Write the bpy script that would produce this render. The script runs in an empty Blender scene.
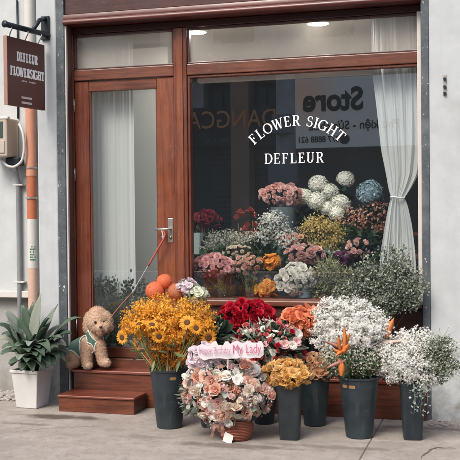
import bpy, math, random
import numpy as np
from mathutils import Vector, Matrix, Euler, noise
SC = bpy.context.scene
COL = SC.collection
R = math.radians
rng = np.random.default_rng(7)
random.seed(7)

# ------------------------------------------------------------------ camera model (used for the camera and for laying out)
CAM = np.array([2.0, -7.1, 1.475])
YAW, PITCH, ROLL, FPX = 0.27633, -0.014118, 0.010118, 955.0
_F = np.array([-math.sin(YAW)*math.cos(PITCH), math.cos(YAW)*math.cos(PITCH), math.sin(PITCH)])
_R0 = np.array([math.cos(YAW), math.sin(YAW), 0.0])
_U0 = np.cross(_R0, _F)
_R = _R0*math.cos(ROLL) - _U0*math.sin(ROLL)
_U = _U0*math.cos(ROLL) + _R0*math.sin(ROLL)

def ray(px, py):
    return _F + _R*(px-230)/FPX - _U*(py-230)/FPX
def at(px, py, Y=0.0):
    d = ray(px, py)
    return CAM + d*((Y-CAM[1])/d[1])
def gr(px, py, z=0.0):
    d = ray(px, py)
    return CAM + d*((z-CAM[2])/d[2])
def dep(p):
    return float((np.asarray(p)-CAM) @ _F)
def mpp(px, py, Y):
    return dep(at(px, py, Y))/FPX
TOCAM = -_F

# ------------------------------------------------------------------ scene objects
WL = {}
def tag(o, label=None, cat=None, group=None, kind=None):
    if label: o['label'] = label
    if cat: o['category'] = cat
    if group: o['group'] = group
    if kind: o['kind'] = kind
    return o
def thing(name, label, cat, loc=(0, 0, 0), group=None):
    o = bpy.data.objects.new(name, None)
    o.empty_display_size = 0.05
    o.location = loc
    COL.objects.link(o)
    WL[o] = np.array(loc, float)
    return tag(o, label, cat, group)

class G:
    """collects geometry in world coordinates"""
    def __init__(s):
        s.V = []; s.F = []; s.n = 0
    def add(s, v, f):
        v = np.asarray(v, float).reshape(-1, 3)
        s.V.append(v)
        n = s.n
        s.F.extend([tuple(i+n for i in q) for q in f])
        s.n += len(v)
        return s
    def box(s, x0, x1, y0, y1, z0, z1):
        v = [(x, y, z) for z in (z0, z1) for y in (y0, y1) for x in (x0, x1)]
        return s.add(v, [(0, 2, 3, 1), (4, 5, 7, 6), (0, 1, 5, 4), (2, 6, 7, 3), (0, 4, 6, 2), (1, 3, 7, 5)])
    def quad(s, a, b, c, d):
        return s.add([a, b, c, d], [(0, 1, 2, 3)])
    def tube(s, pts, rad, n=6, cap=True):
        pts = np.asarray(pts, float)
        m = len(pts)
        rad = np.broadcast_to(np.asarray(rad, float), (m,))
        t = np.gradient(pts, axis=0)
        t /= np.linalg.norm(t, axis=1)[:, None]+1e-12
        ref = np.array([0, 0, 1.0]) if abs(t[0][2]) < .9 else np.array([1.0, 0, 0])
        v = []
        a = np.cross(t[0], ref); a /= np.linalg.norm(a)
        for i in range(m):
            a = a - t[i]*(a@t[i]); a /= np.linalg.norm(a)+1e-12
            b = np.cross(t[i], a)
            for k in range(n):
                w = 2*math.pi*k/n
                v.append(pts[i]+rad[i]*(a*math.cos(w)+b*math.sin(w)))
        f = [(i*n+k, i*n+(k+1) % n, (i+1)*n+(k+1) % n, (i+1)*n+k) for i in range(m-1) for k in range(n)]
        if cap:
            f += [tuple(range(n-1, -1, -1)), tuple(range((m-1)*n, m*n))]
        return s.add(v, f)
    def lathe(s, prof, c, n=40, sq=None, cap0=True, cap1=True, rot=0.0):
        """prof: (radius, z) list round a vertical axis through c; sq: superellipse power for square sections"""
        v = []
        for r, z in prof:
            for k in range(n):
                w = 2*math.pi*k/n
                cx, sy = math.cos(w), math.sin(w)
                q = 1.0
                if sq:
                    q = (abs(cx)**sq+abs(sy)**sq)**(-1.0/sq)
                X, Y = r*q*cx, r*q*sy
                v.append((c[0]+X*math.cos(rot)-Y*math.sin(rot), c[1]+X*math.sin(rot)+Y*math.cos(rot), c[2]+z))
        m = len(prof)
        f = [(i*n+k, i*n+(k+1) % n, (i+1)*n+(k+1) % n, (i+1)*n+k) for i in range(m-1) for k in range(n)]
        if cap0: f.append(tuple(range(n-1, -1, -1)))
        if cap1: f.append(tuple(range((m-1)*n, m*n)))
        return s.add(v, f)
    def inst(s, base, mats):
        bv, bf = base
        bv = np.asarray(bv, float)
        for M in mats:
            s.add(bv @ M[:3, :3].T + M[:3, 3], bf)
        return s
    def batch(s, base, pos, d, sc, roll):
        """many copies of one small shape at once: positions, local +Z directions, sizes, rolls"""
        bv, bf = base; bv = np.asarray(bv, float)
        pos = np.asarray(pos, float); d = np.asarray(d, float); k = len(pos)
        if k == 0: return s
        d = d/(np.linalg.norm(d, axis=1)[:, None]+1e-12)
        ref = np.where((np.abs(d[:, 2]) < .95)[:, None], np.array([[0, 0, 1.0]]), np.array([[1.0, 0, 0]]))
        x = np.cross(ref, d); x /= np.linalg.norm(x, axis=1)[:, None]+1e-12
        y = np.cross(d, x); c, q = np.cos(roll)[:, None], np.sin(roll)[:, None]
        X, Y = x*c+y*q, -x*q+y*c
        v = (X[:, None, :]*bv[None, :, :1]+Y[:, None, :]*bv[None, :, 1:2]+d[:, None, :]*bv[None, :, 2:3])*np.asarray(sc)[:, None, None]+pos[:, None, :]
        n = len(bv); o = s.n
        for i in range(k):
            a = o+i*n
            s.F.extend([tuple(j+a for j in f) for f in bf])
        s.V.append(v.reshape(-1, 3)); s.n += n*k
        return s
    def ball(s, c, r, nu=12, nv=8):
        r = np.broadcast_to(np.asarray(r, float), (3,))
        v = [(0, 0, -1)]
        for j in range(1, nv):
            p = -math.pi/2+math.pi*j/nv
            for k in range(nu):
                w = 2*math.pi*k/nu
                v.append((math.cos(p)*math.cos(w), math.cos(p)*math.sin(w), math.sin(p)))
        v.append((0, 0, 1))
        f = [(0, 1+(k+1) % nu, 1+k) for k in range(nu)]
        for j in range(nv-2):
            a = 1+j*nu
            f += [(a+k, a+(k+1) % nu, a+nu+(k+1) % nu, a+nu+k) for k in range(nu)]
        a = 1+(nv-2)*nu
        f += [(a+k, a+(k+1) % nu, len(v)-1) for k in range(nu)]
        return s.add(np.array(v)*r+np.asarray(c, float), f)
    def arrays(s):
        return np.concatenate(s.V), s.F

def mesh_of(name, g, mats, off=(0, 0, 0), smooth=True):
    v, f = g.arrays()
    me = bpy.data.meshes.new(name)
    me.from_pydata((v-np.asarray(off)).tolist(), [], f)
    if smooth:
        me.polygons.foreach_set('use_smooth', [True]*len(f))
    for m in (mats if isinstance(mats, (list, tuple)) else [mats]):
        me.materials.append(m)
    me.update()
    return me
def part(name, g, mat, parent=None, smooth=False, bevel=0.0, label=None, loc=None):
    off = WL[parent] if parent is not None else (np.asarray(loc, float) if loc is not None else np.zeros(3))
    me = mesh_of(name, g, mat, off, smooth)
    o = bpy.data.objects.new(name, me)
    COL.objects.link(o)
    if parent is not None:
        o.parent = parent
        WL[o] = off
    else:
        o.location = off
        WL[o] = off
    if bevel:
        b = o.modifiers.new('bevel', 'BEVEL'); b.width = bevel; b.segments = 2; b.limit_method = 'ANGLE'; b.angle_limit = R(40)
    if smooth:
        pass
    if label: o['label'] = label
    return o
def smooth_angle(o, a=40):
    me = o.data
    me.polygons.foreach_set('use_smooth', [True]*len(me.polygons))
    try:
        me.set_sharp_from_angle(angle=R(a))
    except Exception:
        pass
    return o
def put(name, me, parent, M):
    """a part that shares mesh data, placed with world matrix M under an unrotated parent"""
    o = bpy.data.objects.new(name, me)
    COL.objects.link(o)
    o.parent = parent
    M = np.array(M, float)
    M[:3, 3] -= WL[parent]
    o.matrix_local = Matrix(M.tolist())
    return o

def frame_to(d, roll=0.0):
    """rotation whose local +Z is d"""
    d = np.asarray(d, float); d = d/np.linalg.norm(d)
    ref = np.array([0, 0, 1.0]) if abs(d[2]) < .95 else np.array([1.0, 0, 0])
    x = np.cross(ref, d); x /= np.linalg.norm(x)
    y = np.cross(d, x)
    c, s_ = math.cos(roll), math.sin(roll)
    return np.array([x*c+y*s_, -x*s_+y*c, d]).T
def TR(pos, d=(0, 0, 1), s=1.0, roll=0.0):
    M = np.eye(4)
    sc = np.broadcast_to(np.asarray(s, float), (3,))
    M[:3, :3] = frame_to(d, roll)*sc[None, :]
    M[:3, 3] = pos
    return M
def rnd(a, b): return float(rng.uniform(a, b))
def rdir():
    d = rng.normal(size=3); return d/np.linalg.norm(d)

# ------------------------------------------------------------------ materials
def _nt(name):
    m = bpy.data.materials.new(name); m.use_nodes = True
    nt = m.node_tree
    b = nt.nodes['Principled BSDF']
    return m, nt, b
def _mix(nt, a, b, fac, mode='MIX'):
    n = nt.nodes.new('ShaderNodeMix'); n.data_type = 'RGBA'; n.blend_type = mode
    for k, v in ((0, fac), (6, a), (7, b)):
        if hasattr(v, 'is_linked') or hasattr(v, 'links'):
            nt.links.new(v, n.inputs[k])
        else:
            n.inputs[k].default_value = v if k == 0 else (*v, 1.0)
    return n.outputs[2]
def _noise(nt, scale, detail=4, rough=.55, coords=None, vec=None, dist=0.0):
    n = nt.nodes.new('ShaderNodeTexNoise')
    n.inputs['Scale'].default_value = scale; n.inputs['Detail'].default_value = detail
    n.inputs['Roughness'].default_value = rough; n.inputs['Distortion'].default_value = dist
    if vec is None:
        tc = nt.nodes.new('ShaderNodeTexCoord'); vec = tc.outputs['Object']
        if coords is not None:
            mp = nt.nodes.new('ShaderNodeMapping'); mp.inputs['Scale'].default_value = coords
            nt.links.new(vec, mp.inputs['Vector']); vec = mp.outputs['Vector']
    nt.links.new(vec, n.inputs['Vector'])
    return n.outputs['Fac']
def _ramp(nt, x, a, b, lo=0.0, hi=1.0):
    n = nt.nodes.new('ShaderNodeMapRange'); n.inputs[1].default_value = a; n.inputs[2].default_value = b
    n.inputs[3].default_value = lo; n.inputs[4].default_value = hi
    nt.links.new(x, n.inputs[0])
    return n.outputs[0]
def _bump(nt, b, h, strength=.3, dist=.01):
    n = nt.nodes.new('ShaderNodeBump'); n.inputs['Strength'].default_value = strength; n.inputs['Distance'].default_value = dist
    nt.links.new(h, n.inputs['Height']); nt.links.new(n.outputs['Normal'], b.inputs['Normal'])

def plain(name, col, rough=.6, metal=0.0, var=.12, scale=30, bump=0.0, spec=.5, coat=0.0):
    m, nt, b = _nt(name)
    f = _noise(nt, scale)
    c = _mix(nt, tuple(x*(1-var) for x in col), tuple(min(1, x*(1+var)) for x in col), f)
    nt.links.new(c, b.inputs['Base Color'])
    b.inputs['Roughness'].default_value = rough; b.inputs['Metallic'].default_value = metal
    b.inputs['Specular IOR Level'].default_value = spec
    b.inputs['Coat Weight'].default_value = coat
    if bump: _bump(nt, b, f, bump, .004)
    return m
def wood(name, a, b_, axis, rough=.38, coat=.25):
    m, nt, b = _nt(name)
    sc = [26, 26, 26]; sc[axis] = 1.6
    f1 = _noise(nt, 1.0, 6, .62, sc, dist=1.6)
    sc2 = [160, 160, 160]; sc2[axis] = 5
    f2 = _noise(nt, 1.0, 3, .6, sc2)
    f3 = _noise(nt, 2.2, 4, .6)
    f4 = _noise(nt, 60, 4, .7)
    c = _mix(nt, a, b_, _ramp(nt, f1, .38, .62))
    c = _mix(nt, c, tuple(x*.55 for x in a), _ramp(nt, f2, .50, .70, 0, .75))
    c = _mix(nt, c, tuple(x*.6 for x in b_), _ramp(nt, f3, .45, .75, 0, .6))
    c = _mix(nt, c, (.34, .25, .2), _ramp(nt, f4, .62, .74, 0, .30))
    sc3 = [40, 40, 40]; sc3[axis] = 9
    f5 = _noise(nt, 1.0, 6, .75, sc3, dist=1.2); f6 = _noise(nt, 3.1, 5, .65)
    mu = nt.nodes.new('ShaderNodeMath'); mu.operation = 'MULTIPLY'; nt.links.new(_ramp(nt, f5, .55, .68), mu.inputs[0]); nt.links.new(_ramp(nt, f6, .45, .65), mu.inputs[1])
    c = _mix(nt, c, tuple(min(.6, x*1.9+.03) for x in a), _ramp(nt, mu.outputs[0], 0, 1, 0, .55))
    nt.links.new(c, b.inputs['Base Color'])
    nt.links.new(_ramp(nt, f6, .3, .7, rough-.12, rough+.25), b.inputs['Roughness'])
    b.inputs['Coat Weight'].default_value = coat; b.inputs['Coat Roughness'].default_value = .22
    _bump(nt, b, f2, .15, .003)
    return m
def petal_mat(name, col, col2=None, rough=.6, trans=.45, var=.18, island=True, objvar=True):
    """petals and leaves: each loose piece its own tone, a little light passing through"""
    m, nt, b = _nt(name)
    col2 = col2 or tuple(min(1, x*1.15+.02) for x in col)
    geo = nt.nodes.new('ShaderNodeNewGeometry')
    oi = nt.nodes.new('ShaderNodeObjectInfo')
    c = _mix(nt, col, col2, oi.outputs['Random'] if objvar else geo.outputs['Random Per Island'])
    if island:
        c2 = _mix(nt, (1-var, 1-var, 1-var), (1+var*.5,)*3, geo.outputs['Random Per Island'])
        c = _mix(nt, c, c2, 1.0, 'MULTIPLY')
    f = _noise(nt, 90, 3)
    c = _mix(nt, c, tuple(x*.8 for x in col), _ramp(nt, f, .55, .8, 0, .4))
    nt.links.new(c, b.inputs['Base Color'])
    b.inputs['Roughness'].default_value = rough
    b.inputs['Specular IOR Level'].default_value = .25
    if trans:
        tl = nt.nodes.new('ShaderNodeBsdfTranslucent'); nt.links.new(c, tl.inputs['Color'])
        mx = nt.nodes.new('ShaderNodeMixShader'); mx.inputs[0].default_value = trans
        out = nt.nodes['Material Output']
        nt.links.new(b.outputs[0], mx.inputs[1]); nt.links.new(tl.outputs[0], mx.inputs[2])
        nt.links.new(mx.outputs[0], out.inputs['Surface'])
    return m
def glass_mat(name, base=.1, tint=(.93, .96, .95), rough=.0, haze=0.0, haze_col=(.78, .79, .76)):
    m, nt, b = _nt(name)
    nt.nodes.remove(b)
    lw = nt.nodes.new('ShaderNodeLayerWeight'); lw.inputs['Blend'].default_value = .5
    p = nt.nodes.new('ShaderNodeMath'); p.operation = 'POWER'; p.inputs[1].default_value = 4
    nt.links.new(lw.outputs['Facing'], p.inputs[0])
    k = nt.nodes.new('ShaderNodeMath'); k.operation = 'MULTIPLY_ADD'; k.inputs[1].default_value = 1-base; k.inputs[2].default_value = base
    nt.links.new(p.outputs[0], k.inputs[0])
    tr = nt.nodes.new('ShaderNodeBsdfTransparent'); tr.inputs[0].default_value = (*tint, 1)
    gl = nt.nodes.new('ShaderNodeBsdfGlossy'); gl.inputs['Roughness'].default_value = rough
    gl.inputs['Color'].default_value = (.95, .97, 1, 1)
    mx = nt.nodes.new('ShaderNodeMixShader')
    nt.links.new(k.outputs[0], mx.inputs[0]); nt.links.new(tr.outputs[0], mx.inputs[1]); nt.links.new(gl.outputs[0], mx.inputs[2])
    last = mx
    if haze:      # pale scatter mixed in to imitate reflected brightness and haze
        df = nt.nodes.new('ShaderNodeBsdfDiffuse'); df.inputs[0].default_value = (*haze_col, 1)
        tl = nt.nodes.new('ShaderNodeBsdfTranslucent'); tl.inputs[0].default_value = (*haze_col, 1)
        h = nt.nodes.new('ShaderNodeMixShader'); h.inputs[0].default_value = .05; nt.links.new(df.outputs[0], h.inputs[1]); nt.links.new(tl.outputs[0], h.inputs[2])
        last = nt.nodes.new('ShaderNodeMixShader'); f = _noise(nt, 1.4, 4, .6)
        nt.links.new(_ramp(nt, f, .3, .7, haze*.8, haze*1.2), last.inputs[0]); nt.links.new(mx.outputs[0], last.inputs[1]); nt.links.new(h.outputs[0], last.inputs[2])
    nt.links.new(last.outputs[0], nt.nodes['Material Output'].inputs['Surface'])
    return m
def emit_mat(name, col, s):
    m, nt, b = _nt(name)
    b.inputs['Base Color'].default_value = (*col, 1)
    b.inputs['Emission Color'].default_value = (*col, 1); b.inputs['Emission Strength'].default_value = s
    return m
def wall_mat(name, col, stain=(.36, .36, .33), amount=.5, peel=True):
    m, nt, b = _nt(name)
    big = _noise(nt, 1.3, 6, .6)
    mid = _noise(nt, 7, 6, .65)
    fine = _noise(nt, 120, 3)
    streak = _noise(nt, 1, 5, .6, (9, 9, .7))
    c = _mix(nt, col, tuple(x*.86 for x in col), _ramp(nt, mid, .35, .75))
    c = _mix(nt, c, tuple(x*.8 for x in col), _ramp(nt, streak, .5, .8, 0, amount))
    c = _mix(nt, c, stain, _ramp(nt, big, .56, .8, 0, amount))
    if peel:      # dirt splashed up from the pavement, wear of its own
        tc = nt.nodes.new('ShaderNodeTexCoord'); sp = nt.nodes.new('ShaderNodeSeparateXYZ')
        nt.links.new(tc.outputs['Object'], sp.inputs[0])
        z = _ramp(nt, sp.outputs['Z'], .0, .55, 1, 0)
        mu = nt.nodes.new('ShaderNodeMath'); mu.operation = 'MULTIPLY'
        nt.links.new(z, mu.inputs[0]); nt.links.new(_ramp(nt, mid, .42, .62), mu.inputs[1])
        c = _mix(nt, c, (.24, .23, .205), mu.outputs[0])
    nt.links.new(c, b.inputs['Base Color'])
    b.inputs['Roughness'].default_value = .8; b.inputs['Specular IOR Level'].default_value = .2
    ad = nt.nodes.new('ShaderNodeMath'); ad.operation = 'MULTIPLY_ADD'; ad.inputs[1].default_value = .3
    nt.links.new(fine, ad.inputs[0]); nt.links.new(mid, ad.inputs[2])
    _bump(nt, b, ad.outputs[0], .35, .006)
    return m
# ------------------------------------------------------------------ palette
W_V = wood('wood_upright', (0.1720, 0.0400, 0.0152), (0.0880, 0.0208, 0.0096), 2)
W_VO = wood('wood_upright_orange', (0.2320, 0.0640, 0.0224), (0.1360, 0.0336, 0.0144), 2)
W_H = wood('wood_level', (0.1640, 0.0448, 0.0200), (0.0760, 0.0208, 0.0104), 0)
W_DK = wood('wood_level_dark', (0.0680, 0.0152, 0.0112), (0.0360, 0.0088, 0.0072), 0, .5)
W_TR = wood('wood_tread', (0.2160, 0.0544, 0.0288), (0.1200, 0.0288, 0.0168), 0, .30, .5)
W_RV = wood('wood_reveal', (0.1040, 0.0440, 0.0336), (0.0800, 0.0360, 0.0280), 2, .6, 0)
WALL = wall_mat('white_wall', (.465, .498, .51), stain=(.27, .27, .25), amount=.7)
WALL2 = wall_mat('panel_wall', (.50, .53, .53), amount=.35)
WALLG = wall_mat('grey_wall', (.33, .33, .32), amount=.6)
BEAD = plain('bead_paint', (.56, .53, .50), .6)
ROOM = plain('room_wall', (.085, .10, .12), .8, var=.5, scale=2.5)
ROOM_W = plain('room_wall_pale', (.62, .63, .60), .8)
CEIL = plain('room_ceiling', (.62, .60, .55), .85)
GLASS = glass_mat('shop_glass', .16, haze=.010, haze_col=(.55, .66, .74))
GLASS_D = glass_mat('door_glass', .15, (.92, .95, .93), haze=.025)
GLASS_T = glass_mat('transom_glass', .18, (.92, .93, .90), haze=.30, haze_col=(.74, .69, .60))
WHITE = plain('white_paint', (.80, .80, .78), .5, var=.04)
STEEL = plain('steel', (.55, .54, .52), .35, .9)
BLACKM = plain('black_iron', (.012, .02, .028), .45, .3)

# slate strip with flaking paint
def strip_mat():
    m, nt, b = _nt('slate_strip')
    f = _noise(nt, 26, 5, .65); g = _noise(nt, 55, 3, .7, (1, 1, .5)); h = _noise(nt, 4, 3)
    c = _mix(nt, (.045, .057, .068), (.082, .098, .108), _ramp(nt, f, .35, .7))
    c = _mix(nt, c, (.16, .19, .20), _ramp(nt, h, .5, .75, 0, .6))
    c = _mix(nt, c, (.55, .56, .55), _ramp(nt, g, .66, .70))
    nt.links.new(c, b.inputs['Base Color']); b.inputs['Roughness'].default_value = .55
    _bump(nt, b, g, .3, .004)
    return m
STRIP = strip_mat()

# ------------------------------------------------------------------ ground
def pave_mat():
    m, nt, b = _nt('concrete_paving')
    tc = nt.nodes.new('ShaderNodeTexCoord'); sp = nt.nodes.new('ShaderNodeSeparateXYZ'); nt.links.new(tc.outputs['Object'], sp.inputs[0])
    big = _noise(nt, 1.1, 6, .62, dist=.4); mid = _noise(nt, 5, 7, .65); fine = _noise(nt, 90, 4, .7); grit = _noise(nt, 320, 2, .6)
    str_ = _noise(nt, 1.0, 5, .6, (2.2, 9, 1))
    c = _mix(nt, (.325, .293, .263), (.245, .218, .195), _ramp(nt, big, .35, .7))
    c = _mix(nt, c, (.385, .35, .32), _ramp(nt, mid, .48, .68, 0, .8))
    c = _mix(nt, c, (.185, .163, .142), _ramp(nt, str_, .52, .75, 0, .55))
    c = _mix(nt, c, (.18, .16, .14), _ramp(nt, fine, .6, .8, 0, .55))
    c = _mix(nt, c, (.45, .42, .39), _ramp(nt, grit, .55, .75, 0, .5))
    grit2 = _noise(nt, 210, 3, .7); c = _mix(nt, c, (.10, .09, .08), _ramp(nt, grit2, .60, .74, 0, .6))
    blot = _noise(nt, 14, 6, .7, dist=.8); c = _mix(nt, c, (.20, .175, .155), _ramp(nt, blot, .50, .66, 0, .6))
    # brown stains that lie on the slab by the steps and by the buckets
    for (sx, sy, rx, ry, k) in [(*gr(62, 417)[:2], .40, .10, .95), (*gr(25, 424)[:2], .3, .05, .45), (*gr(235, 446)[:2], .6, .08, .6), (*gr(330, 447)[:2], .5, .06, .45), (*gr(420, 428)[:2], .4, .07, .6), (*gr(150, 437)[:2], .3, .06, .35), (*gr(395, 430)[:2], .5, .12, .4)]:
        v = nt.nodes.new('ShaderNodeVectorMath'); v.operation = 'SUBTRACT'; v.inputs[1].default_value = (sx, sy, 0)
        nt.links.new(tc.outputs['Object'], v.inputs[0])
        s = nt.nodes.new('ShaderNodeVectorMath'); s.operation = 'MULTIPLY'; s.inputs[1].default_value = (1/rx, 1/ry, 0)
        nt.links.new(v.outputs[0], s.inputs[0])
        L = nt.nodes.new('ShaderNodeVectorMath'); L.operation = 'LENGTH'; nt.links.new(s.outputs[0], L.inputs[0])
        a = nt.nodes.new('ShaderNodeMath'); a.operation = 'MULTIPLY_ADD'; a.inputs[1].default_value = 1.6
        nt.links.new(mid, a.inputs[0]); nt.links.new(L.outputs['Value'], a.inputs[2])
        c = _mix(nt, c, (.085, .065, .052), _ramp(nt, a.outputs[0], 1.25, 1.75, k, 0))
    nt.links.new(c, b.inputs['Base Color']); b.inputs['Roughness'].default_value = .82; b.inputs['Specular IOR Level'].default_value = .3
    ad = nt.nodes.new('ShaderNodeMath'); ad.operation = 'MULTIPLY_ADD'; ad.inputs[1].default_value = .5
    nt.links.new(fine, ad.inputs[0]); nt.links.new(mid, ad.inputs[2])
    _bump(nt, b, ad.outputs[0], .8, .014)
    return m
PAVE = pave_mat()
ASPH = plain('asphalt', (.06, .06, .062), .85, var=.3, scale=60, bump=.4)

def struct(name, g, m, **k):
    o = part(name, g, m, None, **k); o['kind'] = 'structure'; return o
# paving in slabs with open joints; base sheet far below fills the joints
jx, jy = gr(365, 450)[0], gr(392, 441)[1]
g = G(); gap = .003
def slab(x0, x1, y0, y1):
    g.box(x0+gap, x1-gap, y0+gap, y1-gap, -.10, 0)
slab(-9, jx, -3.4, .6)
slab(jx, jx+1.6, -3.4, jy); slab(jx, jx+1.6, jy, .6)
slab(jx+1.6, 9, -3.4, jy); slab(jx+1.6, 9, jy, .6)
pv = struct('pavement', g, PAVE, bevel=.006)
g = G(); g.box(-9, 9, -3.4, .6, -.2, -.006); struct('pavement_bed', g, plain('joint_dirt', (.11, .095, .08), .9))
g = G(); g.box(-9, 9, -3.55, -3.402, -.2, .004); struct('kerb', g, plain('kerb_stone', (.4, .39, .37), .8, bump=.3), bevel=.012)
g = G(); g.box(-60, 60, -13.6, -3.55, -.3, -.13); struct('road', g, ASPH)
g = G(); g.box(-60, 60, -17.2, -13.6, -.3, 0); struct('opposite_pavement', g, plain('opposite_paving', (.34, .32, .3), .85, bump=.3), bevel=.01)
g = G(); g.box(-400, 400, -400, 400, -.45, -.35); struct('ground', g, plain('earth', (.22, .2, .18), .9))

def crack(pts, w, name):
    """an irregular open crack: a dark sliver sunk into the slab"""
    g = G(); P = [gr(*p) for p in pts]
    fine = []
    for a, b_ in zip(P[:-1], P[1:]):
        k = max(3, int(np.linalg.norm(b_-a)/.02))
        for i in range(k):
            fine.append(a+(b_-a)*i/k+np.array([rnd(-.006, .006), rnd(-.012, .012), 0]))
    fine.append(P[-1])
    fine = np.array(fine)
    t = np.gradient(fine, axis=0); nrm = np.stack([-t[:, 1], t[:, 0], 0*t[:, 0]], 1); nrm /= np.linalg.norm(nrm, axis=1)[:, None]
    ww = np.array([w*rnd(.4, 1.2)*min(1, 3*min(i+.3, len(fine)-i-.7)/len(fine)+.15) for i in range(len(fine))])
    a = fine+nrm*ww[:, None]; b_ = fine-nrm*ww[:, None]
    v = np.concatenate([a, b_]); v[:, 2] = .003
    n = len(fine)
    g.add(v, [(i, i+1, n+i+1, n+i) for i in range(n-1)])
    o = struct(name, g, CRK); o['kind'] = 'structure'
CRK = plain('crack_dirt', (.10, .088, .077), .95)
crack([(420, 459), (424, 455), (431, 450), (437, 447.5), (446, 448), (456, 449)], .008, 'pavement_crack')
crack([(-6, 433.5), (12, 432.5), (33, 430), (60, 427.5), (88, 426.8), (120, 424)], .0022, 'pavement_crack')

# ------------------------------------------------------------------ the shop building
WY = -.15                                   # face of the white wall; the timber front stands back from it at y = 0
xs0, xs1 = at(55.9, 30, WY)[0], at(64.0, 30, WY)[0]          # slate strip beside the door
xr0, xr1 = at(421.2, 100, WY)[0], at(429.0, 100, WY)[0]      # slate strip beside the window
xw0 = xs1+.012
shop = thing('flower_shop', 'white flower shop with a dark red timber front, glazed door and wide display window', 'shop building', (0, 0, 0))
TOPZ = 4.6
def P(name, g, m, par=None, **k): return part(name, g, m, par or shop, **k)
pilx = at(38, 200, WY)[0]
g = G(); g.box(xr1, 7.0, WY, .12, -.1, TOPZ); P('front_wall', g, WALL, bevel=.008)
g = G(); g.box(pilx, xs0, WY, .1, -.1, TOPZ); P('front_wall', g, WALL, bevel=.012)
# set-back white panel and the grey wall below its ledge, on the meter side
LY = .12
zl = at(8, 297, LY)[2]
g = G(); g.box(-7, pilx+.02, LY, .4, zl, TOPZ); P('side_panel', g, WALL2, bevel=.006)
g = G(); g.box(-7, pilx+.02, LY-.035, LY-.002, zl-.002, zl+.055); P('ledge', g, BEAD, bevel=.006)
g = G(); g.box(-7, pilx+.02, LY+.05, .4, -.1, zl-.004); P('lower_wall', g, WALLG)
g = G(); g.box(xs0, xs1, WY-.006, .09, -.1, TOPZ); P('metal_strip', g, STRIP, bevel=.004)
g = G(); g.box(xr0, xr1, WY-.006, .09, -.1, TOPZ); P('metal_strip', g, STRIP, bevel=.004)
zb = at(230, 15.5, WY-.02)[2]               # underside of the header moulding
zb = at(64, 24.8, WY-.02)[2]
g = G(); g.box(xs1+.001, xs1+.013, WY+.006, WY+.03, .0, zb-.002); P('bead', g, BEAD)
zft = at(79, 35.2)[2]                        # top of the transom glass
xd0, xd1 = at(75.5, 90)[0], at(174.5, 90)[0]
xm1 = at(188.2, 90)[0]
ztr0, ztr1 = at(188, 75.8)[2], at(188, 64.6)[2]
zsill = at(207, 299)[2]; zsb = at(206, 304.5)[2]
ztread2 = .278; zrail = at(110, 357)[2]
g = G(); g.box(xs1+.001, xs1+.009, WY+.0305, -.031, ztread2, zb-.002); P('reveal', g, W_RV, bevel=.003)
# header: fascia, bead and a recessed top rail
g = G(); g.box(xs1+.001, xr0-.001, WY+.015, .1, zb+.085, TOPZ); P('header_fascia', g, W_DK, bevel=.004)
g = G()
prof = [(WY+.012, zb+.0845), (WY-.012, zb+.078), (WY-.02, zb+.055), (WY-.018, zb+.04), (WY-.03, zb+.03), (WY-.034, zb+.012), (WY-.026, zb), (.07, zb), (.07, zb+.0845)]
v = [(x, y, z) for x in (xs1+.002, xr0-.002) for y, z in prof]; n = len(prof)
g.add(v, [(i, (i+1) % n, n+(i+1) % n, n+i) for i in range(n)]+[tuple(range(n-1, -1, -1)), tuple(range(n, 2*n))])
smooth_angle(P('header_moulding', g, wood('wood_header', (0.1040, 0.0192, 0.0128), (0.0680, 0.0128, 0.0096), 0)), 50)
g = G(); g.box(xd0-.029, xr0+.02, -.03, .05, zft, zb-.003); P('top_rail', g, W_DK, bevel=.004)
g = G(); g.box(xd0-.029, xd0-.003, -.03, .05, ztread2, zft-.002); P('door_jamb', g, W_V, bevel=.004)
g = G(); g.box(xd1+.004, xm1, -.035, .055, zrail-.05, zft-.002); P('mullion', g, W_V, bevel=.005)
g = G(); g.box(xd1+.03, xm1-.03, -.045, -.034, zrail, zft-.004); P('mullion_bead', g, W_VO, bevel=.004)
xq0 = xr0+.02
for (x0, x1) in ((xd0-.002, xd1+.003), (xm1+.001, xq0)):
    g = G(); g.box(x0, x1, -.033, .05, ztr0, ztr1); P('transom_rail', g, W_H, bevel=.006)
    t = G(); t.box(x0+.0015, x1-.0015, -.02, .04, ztr1+.0005, ztr1+.014); t.box(x0+.0015, x1-.0015, -.02, .04, zft-.016, zft-.0025)
    t.box(x0+.0015, x0+.016, -.02, .04, ztr1+.015, zft-.017); t.box(x1-.016, x1-.0015, -.02, .04, ztr1+.015, zft-.017)
    tw = P('transom_window', t, W_DK, bevel=.003)
    q = G(); q.quad((x0+.014, .012, ztr1+.012), (x1-.014, .012, ztr1+.012), (x1-.014, .012, zft-.014), (x0+.014, .012, zft-.014))
    part('pane', q, GLASS_T, tw)
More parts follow.
